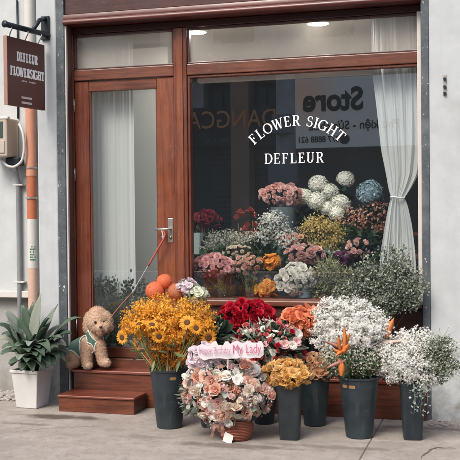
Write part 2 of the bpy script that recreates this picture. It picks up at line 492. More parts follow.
# the main window
g = G()
g.box(xm1+.0015, xm1+.02, -.022, .045, zsill+.001, ztr0-.002)
g.box(xm1+.021, xq0, -.022, .045, ztr0-.02, ztr0-.002)
g.box(xq0-.03, xq0, -.022, .045, zsill+.001, ztr0-.021)
win = P('display_window', g, W_V, bevel=.003)
g = G(); g.box(xr0-.035, xr0-.006, -.06, -.024, zsill, zft-.003); P('bead', g, BEAD, bevel=.004)
GY = .012
q = G(); q.quad((xm1+.018, GY, zsill), (xq0-.02, GY, zsill), (xq0-.02, GY, ztr0-.018), (xm1+.018, GY, ztr0-.018))
part('pane', q, GLASS, win)
g = G(); g.box(xm1-.02, xr0-.002, -.085, .30, zsb, zsill); P('window_sill', g, W_H, bevel=.008)
g = G(); g.box(xm1+.002, xr0-.003, -.055, .05, ztread2-.02, zsb-.002)
P('apron_panel', g, W_DK)
g = G()
for k in range(5):
    x = xm1+.01+(xr0-xm1-.06)*k/4
    g.box(x, x+.045, -.066, -.0555, ztread2+.062, zsb-.004)
g.box(xm1+.004, xr0-.005, -.068, -.0555, ztread2+.002, ztread2+.06)
P('apron_batten', g, W_DK, bevel=.003)
# the door leaf
zg0, zg1 = at(110, 347)[2], at(100, 91.5)[2]
xg0, xg1 = at(90.3, 150)[0], at(158, 150)[0]
zdt = ztr0-.004
g = G()
g.box(xd0, xg0, -.018, .032, zrail, zdt)
dr = P('door', g, W_V, bevel=.004)
g = G(); g.box(xg1, xd1, -.018, .032, zrail, zdt); part('lock_stile', g, W_VO, dr, bevel=.004)
for za_, zb_ in ((zg1, zdt-.001), (zrail+.001, zg0)):
    g = G(); g.box(xg0+.001, xg1-.001, -.016, .03, za_, zb_); part('cross_rail', g, W_H, dr, bevel=.004)
g = G()
for (a, b_, c, d) in ((xg0+.001, xg0+.012, zg0+.001, zg1-.001), (xg1-.012, xg1-.001, zg0+.001, zg1-.001)):
    g.box(a, b_, -.008, .02, c, d)
part('glazing_bead', g, W_V, dr)
q = G(); q.quad((xg0, .008, zg0), (xg1, .008, zg0), (xg1, .008, zg1), (xg0, .008, zg1)); part('pane', q, GLASS_D, dr)
for zz in (at(75, 175)[2], at(75, 106)[2], at(76, 325)[2]):
    g = G(); g.tube([(xd0-.0015, -.028, zz-.05), (xd0-.0015, -.028, zz+.05)], .006, 8); part('hinge', g, STEEL, dr, smooth=True)
hx, hz = at(171.5, 223)[0], at(171.5, 229)[2]
g = G(); g.box(hx-.02, hx+.02, -.024, -.0185, hz-.105, hz+.085); hd = part('handle', g, STEEL, dr, bevel=.003)
g.n = 0
g = G(); g.tube([(hx, -.024, hz), (hx, -.06, hz), (hx-.02, -.068, hz), (hx-.115, -.066, hz-.002)], [.009, .009, .009, .008], 10); part('handle', g, STEEL, dr, smooth=True)
g = G(); g.tube([(hx, -.0185, hz-.065), (hx, -.034, hz-.065)], .011, 12); part('keyhole', g, plain('brass', (.4, .3, .16), .35, .9), dr, smooth=True)
g = G(); g.box(xd0-.03, xm1, -.045, .05, ztread2-.03, zrail-.003); P('threshold', g, W_H, bevel=.005)

# inside: floor, ceiling, walls
IX0, IX1, IY1 = xd0-.1, xr1+.35, 3.3
g = G(); g.box(IX0, IX1, .31, IY1, .2, .35); P('room_floor', g, plain('room_tiles', (.12, .11, .1), .4))
g = G(); g.box(IX0, IX1, .1, IY1, zb-.04, zb+.02); P('room_ceiling', g, CEIL)
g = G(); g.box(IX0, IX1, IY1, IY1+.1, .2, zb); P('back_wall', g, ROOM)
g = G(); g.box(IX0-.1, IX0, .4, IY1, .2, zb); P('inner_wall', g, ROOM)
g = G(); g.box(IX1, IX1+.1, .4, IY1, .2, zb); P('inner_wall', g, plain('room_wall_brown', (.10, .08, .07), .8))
# pale screen standing behind the door glass
g = G(); g.box(xd0-.08, at(168, 200, .62)[0], .62, .66, .35, 2.93); P('room_screen', g, plain('screen_grey', (.50, .52, .50), .8, var=.08, scale=3))
# white bar added for a pale reflected band above the window
g = G(); g.box(xm1+.05, at(372, 75, .1)[0], .08, .14, at(200, 83, .1)[2], at(200, 76, .1)[2]+.02); P('pale_band_bar', g, WHITE, bevel=.004)
# roof slab so no sky falls into the shop
g = G(); g.box(-7, 7, .1, 4, TOPZ-.3, TOPZ-.1); P('roof_slab', g, CEIL)
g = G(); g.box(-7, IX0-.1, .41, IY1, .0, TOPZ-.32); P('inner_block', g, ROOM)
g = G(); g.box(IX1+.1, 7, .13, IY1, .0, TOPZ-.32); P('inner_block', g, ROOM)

# ceiling downlights, lit
LAMP = emit_mat('lamp_diffuser', (1, .96, .9), 140)
for k, (px, py, Y, lab) in enumerate([(196, 30.3, .42, 'round white ceiling light behind the transom glass nearest the door'), (318, 21.5, .45, 'round white ceiling light behind the middle of the long transom pane')]):
    zc = zb-.042
    p = at(px, py, Y)
    d = ray(px, py); p = CAM+d*((zc-CAM[2])/d[2])
    t = thing('ceiling_light', lab, 'ceiling light', (p[0], p[1], zc), 'round ceiling lights inside the shop')
    g = G(); g.lathe([(.095, .0), (.095, -.012), (.085, -.018)], p*np.array([1, 1, 0])+np.array([0, 0, zc]), 32); part('frame', g, WHITE, t, smooth=True)
    g = G(); g.lathe([(.08, -.019), (.05, -.024), (.001, -.026)], p*np.array([1, 1, 0])+np.array([0, 0, zc]), 32); part('diffuser', g, LAMP, t, smooth=True)

# wooden steps: a low step and a platform that runs under the whole front
st = thing('wooden_steps', 'varnished red-brown wooden steps with a long platform under the shop front', 'steps', (0, 0, 0))
sx0, sx1 = gr(57.5, 411.5)[0], gr(134, 415.6)[0]
sy = -.472; z1 = .128
def board(name, x0, x1, y0, y1, za, zb_, m, bv=.004):
    g = G(); g.box(x0, x1, y0, y1, za, zb_); return part(name, g, m, st, bevel=bv)
board('riser', sx0+.006, sx1-.006, sy+.012, sy+.03, 0, z1-.018, W_H)
board('side_board', sx0+.006, sx0+.024, sy+.031, -.21, 0, z1-.018, W_H)
board('side_board', sx1-.024, sx1-.006, sy+.031, -.21, 0, z1-.018, W_DK)
board('tread', sx0, sx1, sy, -.205, z1-.018, z1, W_TR, .005)
py0 = -.2
board('riser', sx0+.006, sx1+.2, py0+.012, py0+.03, .0, ztread2-.022, W_H)
board('riser', sx1+.202, xr0+.02, py0+.012, py0+.03, .0, ztread2-.022, W_H)
board('side_board', xr0+.003, xr0+.022, py0+.031, WY-.008, 0, ztread2-.022, W_H)
board('side_board', sx0+.006, sx0+.024, py0+.031, WY-.008, 0, ztread2-.022, W_H)
board('tread', sx0, xd1+.4, py0, WY-.002, ztread2-.022, ztread2, W_TR, .005)
board('tread', xd1+.402, xr0+.026, py0, WY-.002, ztread2-.022, ztread2, W_TR, .005)
board('tread', xs1+.016, xr0-.004, WY-.0015, -.047, ztread2-.022, ztread2-.001, W_TR, .003)
# ------------------------------------------------------------------ the other side of the street, seen mirrored in the glass
MY = 17.02; FY = -17.0
def far(px, py): 
    p = at(px, py, MY); return np.array([p[0], FY, p[2]])
opp = thing('opposite_building', 'shop house across the street, pale upper storeys over dark shop openings, mirrored in the glass', 'building', (0, FY, 0))
PALE = wall_mat('opposite_plaster', (.62, .60, .56), amount=.5, peel=False)
DARK = plain('opposite_dark', (.052, .056, .06), .6, var=.8, scale=1.1)
ORW = plain('opposite_pillar', (.55, .33, .21), .7, var=.3, scale=2)
top_s = far(330, 82)[2]; bot_s = far(330, 148)[2]
sgx0, sgx1 = far(294, 100)[0], far(455, 100)[0]
def op(name, g, m, **k): return part(name, g, m, opp, **k)
g = G(); g.box(-14, 14, FY-6, FY-.6, 0, top_s+.2); op('shop_opening', g, DARK)
def shutter_mat():
    m, nt, b = _nt('roller_shutter_metal'); tc = nt.nodes.new('ShaderNodeTexCoord'); wv = nt.nodes.new('ShaderNodeTexWave'); wv.bands_direction = 'Z'; wv.inputs['Scale'].default_value = 2.2
    nt.links.new(tc.outputs['Object'], wv.inputs['Vector']); n_ = _noise(nt, .8, 4, .6)
    c = _mix(nt, (.045, .055, .06), (.11, .12, .12), wv.outputs['Fac']); c = _mix(nt, c, (.14, .125, .11), _ramp(nt, n_, .5, .7, 0, .7)); nt.links.new(c, b.inputs['Base Color']); b.inputs['Roughness'].default_value = .6
    _bump(nt, b, wv.outputs['Fac'], .5, .03); return m
SHUT = shutter_mat()
for (a, b_) in ((205, 229), (252, 268)):
    g = G(); x0, x1 = far(a, 150)[0], far(b_, 150)[0]; g.box(min(x0, x1), max(x0, x1), FY-.59, FY-.52, .02, far(215, 150)[2]); op('roller_shutter', g, SHUT)
g = G(); x0, x1 = far(300, 150)[0], far(372, 150)[0]; g.box(min(x0, x1), max(x0, x1), FY-.59, FY-.54, .02, 1.9); op('roller_shutter', g, SHUT)
g = G(); g.box(-14, 14, FY-6, FY-.05, top_s+.201, 8.2); op('upper_wall', g, PALE)
g = G(); g.box(-14, 14, FY-.05, FY+.12, top_s+.25, top_s+.62); op('canopy_slab', g, PALE)
px0, px1 = far(231, 150)[0], far(249, 150)[0]
g = G(); g.box(px0, px1, FY-.6, FY+.02, 0, top_s+.2); op('pillar', g, ORW)
a, b_ = far(190, 150)[0], far(203, 150)[0]
g = G(); g.box(a, b_, FY-.6, FY-.08, far(197, 112)[2], top_s+.2); op('pillar', g, PALE)
for k in range(-5, 6):
    cx = k*2.6+.5
    g = G(); g.box(cx-.55, cx+.55, FY-.049, FY-.02, 6.0, 7.4); wnd = op('window', g, DARK)
    f = G(); f.box(cx-.65, cx+.65, FY-.018, FY+.03, 5.88, 6.0); part('sill', f, PALE, wnd)
# dark transom panes over the opening, with bars
for i, (a, b_) in enumerate(((205, 217), (219, 228), (252, 262), (264, 273))):
    x0, x1 = far(a, 96)[0], far(b_, 96)[0]
    g = G(); g.box(x0, x1, FY-.58, FY-.5, far(215, 106)[2], far(215, 88)[2]); op('fanlight', g, plain('fanlight_glass', (.06, .075, .10), .2))

def text_geo(s, size, ext, bold=0.0, shear=0.0, spacing=1.0):
    cu = bpy.data.curves.new('txt', 'FONT'); cu.body = s; cu.size = size; cu.extrude = ext; cu.offset = bold
    cu.align_x = 'CENTER'; cu.align_y = 'CENTER'; cu.shear = shear; cu.space_character = spacing; cu.resolution_u = 4
    o = bpy.data.objects.new('txt', cu); COL.objects.link(o)
    dg = bpy.context.evaluated_depsgraph_get()
    me = o.evaluated_get(dg).to_mesh()
    v = np.array([tuple(p.co) for p in me.vertices]); f = [tuple(p.vertices) for p in me.polygons]
    o.evaluated_get(dg).to_mesh_clear()
    COL.objects.unlink(o); bpy.data.objects.remove(o); bpy.data.curves.remove(cu)
    return v, f
def lay(v, org, X, Y, fit=None):
    """lay text (x right, y up, z out) on a board: org centre, X and Y unit directions; fit=(w,h)"""
    v = v.copy(); X = np.asarray(X, float); Y = np.asarray(Y, float)
    lo, hi = v.min(0), v.max(0); v[:, :2] -= ((lo+hi)/2)[:2]
    if fit:
        if fit[0]: v[:, 0] *= fit[0]/(hi[0]-lo[0])
        if fit[1]: v[:, 1] *= fit[1]/(hi[1]-lo[1])
    Z = np.cross(X, Y)
    return np.asarray(org)+v[:, :1]*X+v[:, 1:2]*Y+v[:, 2:3]*Z
INK = plain('sign_ink', (.015, .018, .022), .5)
SIGNW = emit_mat('sign_panel_added_glow', (.60, .64, .65), .28)  # panel given an added glow so its mirror image reads brighter
def _paint_lamp_reflection():  # orange patch painted into the panel for a warm lamp's reflection
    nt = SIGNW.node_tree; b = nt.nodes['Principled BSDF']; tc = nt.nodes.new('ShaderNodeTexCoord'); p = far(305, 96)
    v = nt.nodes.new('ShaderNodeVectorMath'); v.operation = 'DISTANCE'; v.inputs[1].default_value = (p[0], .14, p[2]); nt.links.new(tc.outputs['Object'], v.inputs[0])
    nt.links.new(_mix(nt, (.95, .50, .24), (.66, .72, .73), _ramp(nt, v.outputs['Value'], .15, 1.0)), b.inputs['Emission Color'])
_paint_lamp_reflection()
board_t = thing('store_sign', 'pale grey sign with added glow reading Store, mirrored in the display window', 'sign', (0, FY, 0))
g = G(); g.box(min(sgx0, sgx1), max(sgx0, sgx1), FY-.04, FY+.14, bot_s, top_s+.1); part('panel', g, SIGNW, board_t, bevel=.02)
g = G(); g.box(min(sgx0, sgx1)-.05, max(sgx0, sgx1)+.05, FY-.03, FY+.16, bot_s-.06, bot_s-.003); part('frame', g, DARK, board_t)
def far_text(s, pxs, pys, mat, par, name='lettering', bold=.02, proud=.16):
    (p0, p1), (q0, q1) = pxs, pys
    A, B = far(p0, (q0+q1)/2), far(p1, (q0+q1)/2)
    wdt = abs(A[0]-B[0]); hgt = abs(far((p0+p1)/2, q0)[2]-far((p0+p1)/2, q1)[2])
    v, f = text_geo(s, 1.0, .01, bold)
    c = (A+B)/2; c[1] = FY+proud
    g = G(); g.add(lay(v, c, (-1, 0, 0), (0, 0, 1), (wdt, hgt)), f)
    return part(name, g, mat, par)
far_text('Store', (304, 364), (88, 112), INK, board_t, bold=.035)
far_text('Ph\u1ee5 ki\u1ec7n - S\u1eeda ch\u1eefa', (310, 400), (120, 132), INK, board_t)
far_text('377 8888 621', (300, 340), (136.5, 143), INK, board_t)
g = G(); p = far(345.5, 139.5); g.lathe([(.13, 0), (.13, .02)], (0, 0, 0), 20)
v, f = g.arrays(); v = v[:, [0, 2, 1]]+np.array([p[0], FY+.145, p[2]]); g = G(); g.add(v, f); part('phone_icon', g, INK, board_t)
b2 = thing('letter_sign', 'dark fascia sign with bronze letters DANGCA, mirrored in the display window', 'sign', (0, FY, 0))
x0, x1 = far(192, 110)[0], far(290, 110)[0]
g = G(); g.box(min(x0, x1), max(x0, x1), FY-.5, FY-.0995+.05, far(240, 146)[2], far(240, 106)[2]); part('panel', g, DARK, b2)
BRZ = emit_mat('bronze_letters', (.50, .24, .11), .18)
far_text('DANGCA', (188, 276), (110.5, 128), BRZ, b2, bold=0, proud=.06)
far_text('\u0110\u1eb6NG C\u1ea2', (206, 240), (138, 143), plain('dull_letters', (.25, .24, .23), .6), b2, bold=.01, proud=-.03)
# concrete pole by the kerb over there
PY = -13.9
p0, p1 = at(276, 150, -PY+.02), at(296, 150, -PY+.02)
cx, rr = (p0[0]+p1[0])/2, abs(p1[0]-p0[0])/2
pol = thing('utility_pole', 'weathered grey concrete pole at the far kerb, mirrored in the display window', 'pole', (cx, PY, 0))
CONC = plain('pole_concrete', (.55, .57, .57), .9, var=.9, scale=2.2, bump=.4)
g = G(); g.lathe([(rr, 0), (rr*.95, 3.6), (rr*.85, 9)], (cx, PY, 0), 20); part('shaft', g, CONC, pol, smooth=True)
for zz, s in ((2.2, 1), (3.3, .7)):
    g = G(); g.box(cx-.32*s, cx+.32*s, PY+rr*.8, PY+rr*.8+.25, zz, zz+.6*s); part('junction_box', g, plain('box_grey', (.3, .32, .33), .6), pol, bevel=.01)
g = G()
for k in range(5):
    g.tube([(cx-14, PY+.3, 8.3-.2*k), (cx, PY+.3, 7.5-.25*k), (cx+14, PY+.3, 8.4-.2*k)], .018, 5)
part('cable', g, BLACKM, pol)

# ------------------------------------------------------------------ serif stroke letters for the window and the hanging board
def stroke_letter(ch, T=.15, t=.06, S=.10, sl=.05):
    """list of quads ((x,y)*4) on a unit-height letter and its advance width"""
    Q = []
    def bar(x0, x1, y0, y1): Q.append([(x0, y0), (x1, y0), (x1, y1), (x0, y1)])
    def stem(x, w=T, b=1, tp=1, y0=0, y1=1):
        bar(x, x+w, y0, y1)
        if b: bar(x-S*.8, x+w+S*.8, y0, y0+sl)
        if tp: bar(x-S*.8, x+w+S*.8, y1-sl, y1)
    def diag(xa, ya, xb, yb, w):
        Q.append([(xa-w/2, ya), (xa+w/2, ya), (xb+w/2, yb), (xb-w/2, yb)])
    def arc(cx, cy, rx, ry, a0, a1, wa=T, wb=t, n=14):
        for i in range(n):
            u0, u1 = R(a0+(a1-a0)*i/n), R(a0+(a1-a0)*(i+1)/n)
            def pt(u, o):
                w = wb+(wa-wb)*abs(math.cos(u))**1.3
                k = -w/2 if o else w/2
                return (cx+(rx+k)*math.cos(u), cy+(ry+k)*math.sin(u))
            Q.append([pt(u0, 1), pt(u0, 0), pt(u1, 0), pt(u1, 1)])
    w = .7
    if ch == 'F' or ch == 'E':
        stem(.1); bar(.1, .6, 1-t, 1); bar(.1, .48, .5, .5+t); bar(.6-t, .6, .78, 1); bar(.48-t*.7, .48, .42, .63)
        if ch == 'E': bar(.1, .64, 0, t); bar(.64-t, .64, 0, .24)
        w = .74
    elif ch == 'L':
        stem(.1); bar(.1, .62, 0, t); bar(.62-t, .62, 0, .26); w = .7
    elif ch == 'O':
        arc(.44, .5, .39, .47, 0, 360, n=28); w = .9
    elif ch == 'W':
        diag(.1, 1, .32, 0, T); diag(.52, 1, .32, 0, t); diag(.5, 1, .74, 0, T); diag(.98, 1, .74, 0, t)
        bar(-.02, .24, 1-sl, 1); bar(.38, .62, 1-sl, 1); bar(.86, 1.08, 1-sl, 1); w = 1.08
    elif ch == 'R':
        stem(.1); bar(.2, .4, 1-t, 1); bar(.2, .4, .48, .48+t); arc(.4, .74, .2, .235, -90, 90); diag(.4, .5, .66, 0, T); bar(.56, .8, 0, sl); w = .8
    elif ch == 'S':
        arc(.34, .74, .22, .23, 40, 270, T*.75, t); arc(.34, .27, .24, .245, 90, -140, T*.75, t); bar(.5, .5+t, .74, .96); bar(.08, .08+t, .05, .27); w = .68
    elif ch == 'I':
        stem(.1); w = .35
    elif ch == 'G':
        arc(.44, .5, .39, .47, 48, 318, n=22); bar(.66, .66+T, .06, .42); bar(.56, .88, .40, .40+sl); bar(.72, .72+t, .72, .96); w = .92
    elif ch == 'H':
        stem(.1); stem(.62); bar(.1, .7, .48, .48+t); w = .9
    elif ch == 'T':
        stem(.32, tp=0); bar(.02, .78, 1-t, 1); bar(.02, .02+t, .74, 1); bar(.78-t, .78, .74, 1); w = .8
    elif ch == 'D':
        stem(.1); bar(.2, .4, 1-t, 1); bar(.2, .4, 0, t); arc(.38, .5, .36, .47, -90, 90); w = .84
    elif ch == 'U':
        stem(.1, b=0, y0=.28); stem(.6, w=t*1.2, b=0, y0=.28); arc(.36, .3, .22, .27, 180, 360); w = .84
    elif ch == ' ':
        w = .4
    return Q, w
def letter_geo(g, ch, org, X, Y, h, th, sx=1.0, **k):
    Q, w = stroke_letter(ch, **k)
    X = np.asarray(X, float); Y = np.asarray(Y, float); Z = np.cross(X, Y)
    for i, q in enumerate(Q):
        d = th+.00006*i
        lo = [org+X*((x-w/2)*h*sx)+Y*((y-.5)*h) for x, y in q]
        hi = [p+Z*d for p in lo]
        g.add(lo+hi, [(3, 2, 1, 0), (4, 5, 6, 7), (0, 1, 5, 4), (1, 2, 6, 5), (2, 3, 7, 6), (3, 0, 4, 7)])
    return w*h*sx
VINYL = plain('white_vinyl', (.92, .92, .91), .5, var=.02)
TY = GY-.0015
g = G()
cc = at(297, 120.5+66.4, TY); u = mpp(297, 130, TY)
Rr = 66.4*u
hh = 10.4*u
def word_width(s): return sum(stroke_letter(c)[1] for c in s)
s = 'FLOWER SIGHT'; tot = word_width(s)+.13*(len(s)-1); span = R(2*45.5); a = -span/2
for c in s:
    w_ = (stroke_letter(c)[1]+.13)/(tot+.13)*span
    am = a+w_/2
    X = (math.cos(am), 0, -math.sin(am)); Y = (math.sin(am), 0, math.cos(am))
    if c != ' ':
        letter_geo(g, c, cc+np.array(Y)*(Rr), X, Y, hh, .0006)
    a += w_
part('lettering', g, VINYL, win)
g = G(); s = 'DEFLEUR'
A, B = at(264.5, 159, TY), at(324, 157, TY); tot = word_width(s)+.1*(len(s)-1); wid = B[0]-A[0]; x = A[0]; zc = (A[2]+B[2])/2
h2 = 10.3*u
for c in s:
    wl = stroke_letter(c)[1]/tot*wid
    letter_geo(g, c, np.array([x+wl/2, TY, zc]), (1, 0, 0), (0, 0, 1), h2, .0006, sx=wl/(stroke_letter(c)[1]*h2))
    x += wl+.1/tot*wid
part('lettering', g, VINYL, win)

# ------------------------------------------------------------------ hanging sign on its iron arm
BR = plain('sign_brown', (.085, .022, .018), .5)
BR2 = plain('sign_edge', (.30, .17, .13), .5)
pR = at(44.6, 45.5, -.20); pL = at(6.5, 35.0, -.66)
pRb = at(44.6, 110.5, -.20)
zt = (pR[2]+pL[2])/2; zbt = pRb[2]
X = np.array([pR[0]-pL[0], pR[1]-pL[1], 0]); wid = np.linalg.norm(X); X /= wid
N = np.array([X[1], -X[0], 0])            # towards +x side, the face we see
sg = thing('hanging_sign', 'square dark brown hanging board lettered DEFLEUR FLOWERSIGHT under an iron arm', 'sign', (pR+pL)/2*np.array([1, 1, 0])+np.array([0, 0, zt]))
mid = (pR+pL)/2; mid[2] = (zt+zbt)/2; H = zt-zbt
def sgbox(g, u0, u1, n0, n1, v0, v1):
    v = [mid+X*u_+N*n_+np.array([0, 0, w_]) for w_ in (v0, v1) for n_ in (n0, n1) for u_ in (u0, u1)]
    return g.add(v, [(0, 1, 3, 2), (4, 6, 7, 5), (0, 4, 5, 1), (2, 3, 7, 6), (0, 2, 6, 4), (1, 5, 7, 3)])
g = G(); sgbox(g, -wid/2+.006, wid/2, -.03, 0, -H/2, H/2); part('board', g, BR, sg, bevel=.003)
g = G(); sgbox(g, -wid/2, -wid/2+.0055, -.032, .001, -H/2-.001, H/2+.001); part('edge_strip', g, BR2, sg)
def sign_row(s, u0, u1, v, h, T, t):
    g = G(); tot = sum(stroke_letter(c)[1] for c in s)+.06*(len(s)-1); x = u0
    for c in s:
        wl = stroke_letter(c)[1]/tot*(u1-u0)
        letter_geo(g, c, mid+X*(x+wl/2)+np.array([0, 0, v])+N*.0005, X, (0, 0, 1), h, .001, sx=wl/(stroke_letter(c)[1]*h), T=T, t=t, sl=.13, S=.12)
        x += wl+.06/tot*(u1-u0)
    return part('lettering', g, VINYL, sg)
sign_row('DEFLEUR', -wid*.5+wid*.25, -wid*.5+wid*.80, H*.235, H*.135, .30, .13)
sign_row('FLOWERSIGHT', -wid*.5+wid*.08, -wid*.5+wid*.965, H*.01, H*.135, .30, .13)
def tick_row(us, v, h, wd):
    g = G()
    for u_ in us:
        sgbox(g, u_*wid-wid/2, u_*wid-wid/2+wd, .0005, .0016, v-h/2, v+h/2)
    return part('lettering', g, plain('small_print_ink', (.55, .48, .45), .6), sg)
tick_row([.37+.035*i for i in range(4)]+[.57+.035*i for i in range(5)], -H*.115, .011, .012)
tick_row([.36+.034*i for i in range(8)], -H*.36, .016, .015)
tick_row([.36+.034*i for i in range(8)], -H*.435, .016, .015)
ba = at(45.5, 34, -.2); bb = at(5.2, 24, -.72)
brk = thing('sign_bracket', 'black iron wall arm with upright plate that carries the hanging sign', 'bracket', (ba[0], WY, ba[2]))
g = G(); g.tube([ba+np.array([0.0, .055, 0]), bb], .021, 10); part('arm', g, BLACKM, brk, smooth=True)
g = G(); g.tube([bb+(bb-ba)*-.002, bb+(bb-ba)*.018], .027, 10); part('end_cap', g, BLACKM, brk, smooth=True)
g = G(); g.box(ba[0]-.055, ba[0]+.015, WY-.02, WY-.001, ba[2]-.04, ba[2]+.15); part('wall_plate', g, BLACKM, brk, bevel=.004)
g = G(); g.tube([ba+np.array([-.02, .03, .13]), ba+np.array([-.02, -.06, .10]), ba+np.array([-.03, -.16, .0])], .017, 8); part('brace', g, BLACKM, brk, smooth=True)
for q in (.12, .52, .86):
    pb = bb+(ba-bb)*q; pt = pL+(pR-pL)*max(0, min(1, q-.01)); pt = np.array([pt[0], pt[1], zt])-N*.015
    g = G(); g.tube([pb+(0, 0, .02), pb+(0.012, 0, -.03), pb+(0, 0, -.05), pt+np.array([0, 0, .0])], .005, 6); part('hook', g, STEEL, sg)

# ------------------------------------------------------------------ meter box, pipes, cables
MB_ = plain('meter_case', (.42, .36, .30), .6, var=.08)
p0 = at(-14, 118.5, -.08); p1 = at(7.2, 158, -.08)
x0, x1 = p0[0], p1[0]; za, zb2 = p1[2]+.012, p0[2]
mt = thing('meter_box', 'beige electricity meter box on the white wall beside the orange pipe', 'meter', (x1, LY, za))
g = G(); g.box(x0, x1, -.08, LY-.002, za, zb2); part('case', g, MB_, mt, bevel=.012)
g = G(); g.box(x0-.01, x1+.012, -.085, -.045, zb2-.01, zb2+.012); g2 = part('lid', g, plain('meter_lid', (.62, .58, .52), .6), mt, bevel=.005)
wz0, wz1 = at(0, 138, -.08)[2], at(0, 121.5, -.08)[2]
g = G(); g.box(x0+.03, x1-.035, -.084, -.0805, wz0, wz1); part('window', g, plain('meter_window', (.06, .085, .08), .15), mt, bevel=.003)
g = G(); g.box(x0+.02, x1-.02, -.088, -.0805, za+.03, wz0-.02); part('terminal_cover', g, plain('meter_cover', (.42, .37, .32), .6), mt, bevel=.004)
gx = at(14, 161, .04)[0]
g = G(); g.box(gx-.06, gx+.07, .0, .09, za-.07, za-.002); part('cable_gland', g, BLACKM, mt, bevel=.01)
ORP = plain('pipe_orange', (.52, .25, .165), .55, var=.15, scale=12)
ORW2 = plain('pipe_wrap_orange', (.42, .13, .06), .6, var=.25, scale=40)
PWH = plain('pipe_white', (.54, .53, .51), .55, var=.1)
PPE = plain('pipe_peach', (.52, .36, .28), .6)
GRN = plain('green_print', (.04, .18, .10), .6)
pyY = LY-.07
def pz(py): return at(31, py, pyY)[2]
pxw = at(31.5, 180, pyY)[0]; pr = 5.2*mpp(31, 180, pyY)
dp = thing('drain_pipe', 'vertical drain pipe banded orange, white and peach beside the slate strip', 'pipe', (pxw, pyY, 0))
def seg(name, ya, yb, m, rr=pr, lab=None):
    g = G(); g.lathe([(rr, pz(yb)), (rr, pz(ya))], (pxw, pyY, 0), 20); return smooth_angle(part(name, g, m, dp, label=lab))
seg('pipe', -60, 100, PWH); seg('pipe', 100, 176, ORP); seg('pipe', 176, 219, ORW2, pr*.92); seg('pipe', 219, 268, PWH, pr*.95); seg('pipe', 268, 312, PPE, pr*.93); seg('pipe', 312, 392, ORP, pr*.8)
for yy in (168.0, 198, 309): seg('clamp', yy-.8, yy+.8, STEEL, pr*1.12)
g = G()
for r_ in range(6):
    for c_ in range(4):
        if rng.random() < .25: continue
        an = R(-70+c_*17-90+75); z_ = pz(246.5+2.6*r_)
        c = np.array([pxw+math.cos(an)*(pr*.95+.001), pyY+math.sin(an)*(pr*.95+.001), z_]); tx = np.array([-math.sin(an), math.cos(an), 0])
        g.add([c-tx*.005-(0, 0, .006), c+tx*.005-(0, 0, .006), c+tx*.005+(0, 0, .006), c-tx*.005+(0, 0, .006)], [(0, 1, 2, 3)])
part('printed_mark', g, GRN, dp)
gxx = at(19.5, 230, LY-.02)[0]
cd = thing('conduit', 'thin grey plastic conduit running down from the meter box', 'conduit', (gxx, LY-.03, 0))
g = G(); g.tube([(gx, .045, za-.07), (gx+.01, .05, za-.13), (gxx, LY-.03, za-.22), (gxx, LY-.03, 1.0), (gxx, LY-.03, .1)], .021, 10); part('tube', g, plain('conduit_grey', (.22, .24, .25), .6), cd, smooth=True)
for yy in (185, 282):
    z_ = at(20, yy, LY-.03)[2]; g = G(); g.box(gxx-.04, gxx+.05, LY-.056, LY-.001, z_-.006, z_+.006); part('clip', g, PWH, cd, bevel=.002)
g = G(); pth = [at(19, 124, .0), at(23.5, 133, -.02), at(24.5, 150, -.02), at(22, 162, -.02), at(14, 167.5, -.02), at(7, 166, -.02), at(2, 160, .0)]
P_ = np.array(pth); tt = np.linspace(0, len(P_)-1, 40); sm = np.stack([np.interp(tt, np.arange(len(P_)), P_[:, i]) for i in range(3)], 1)
for _ in range(6): sm[1:-1] = (sm[:-2]+sm[1:-1]*2+sm[2:])/4
g.tube(sm, .011, 8)
o = part('cable', g, PWH, None, smooth=True, loc=sm[20]); tag(o, 'white cable looping down beside and under the beige meter box', 'cable')
g = G()
x = at(17, 10, LY-.012)[0]; g.tube([(x, LY-.012, 3.3), (x+.004, LY-.012, 3.0), (x-.004, LY-.012, zb2+.01)], .008, 6)
o = part('cable', g, BLACKM, None, smooth=True, loc=(x, LY-.012, 3)); tag(o, 'thin dark cable dropping behind the hanging sign to the meter', 'cable')
xx = at(28.5, 15, WY-.0)[0]
# bolt strip on the wall past the window
a, b_ = at(444.8, 74.5, WY), at(445.3, 95.5, WY)
bs = thing('anchor_strip', 'small rusty metal anchor strip with bolts high on the white wall', 'bracket', a)
g = G(); g.box(a[0]-.013, a[0]+.013, WY-.006, WY-.001, b_[2], a[2]); part('strip', g, plain('strip_metal', (.32, .31, .30), .6, .5, var=.4), bs, bevel=.002)
for q in (.22, .6, .9):
    z_ = a[2]+(b_[2]-a[2])*q; g = G(); g.tube([(a[0], WY-.006, z_), (a[0], WY-.02, z_)], .011, 8); part('bolt', g, BLACKM, bs)

# curtain
def curtain_mat():
    m, nt, b = _nt('sheer_curtain')
    nt.nodes.remove(b)
    d = nt.nodes.new('ShaderNodeBsdfDiffuse'); d.inputs[0].default_value = (.84, .88, .90, 1)
    t = nt.nodes.new('ShaderNodeBsdfTranslucent'); t.inputs[0].default_value = (.88, .90, .90, 1)
    tr = nt.nodes.new('ShaderNodeBsdfTransparent')
    m1 = nt.nodes.new('ShaderNodeMixShader'); m1.inputs[0].default_value = .35; nt.links.new(d.outputs[0], m1.inputs[1]); nt.links.new(t.outputs[0], m1.inputs[2])
    m2 = nt.nodes.new('ShaderNodeMixShader')
    st_ = _noise(nt, 1, 3, .5, (140, 140, 2))
    nt.links.new(_ramp(nt, st_, .3, .8, .02, .10), m2.inputs[0]); nt.links.new(m1.outputs[0], m2.inputs[1]); nt.links.new(tr.outputs[0], m2.inputs[2])
    nt.links.new(m2.outputs[0], nt.nodes['Material Output'].inputs['Surface'])
    return m
CURT = curtain_mat()
CY = .13
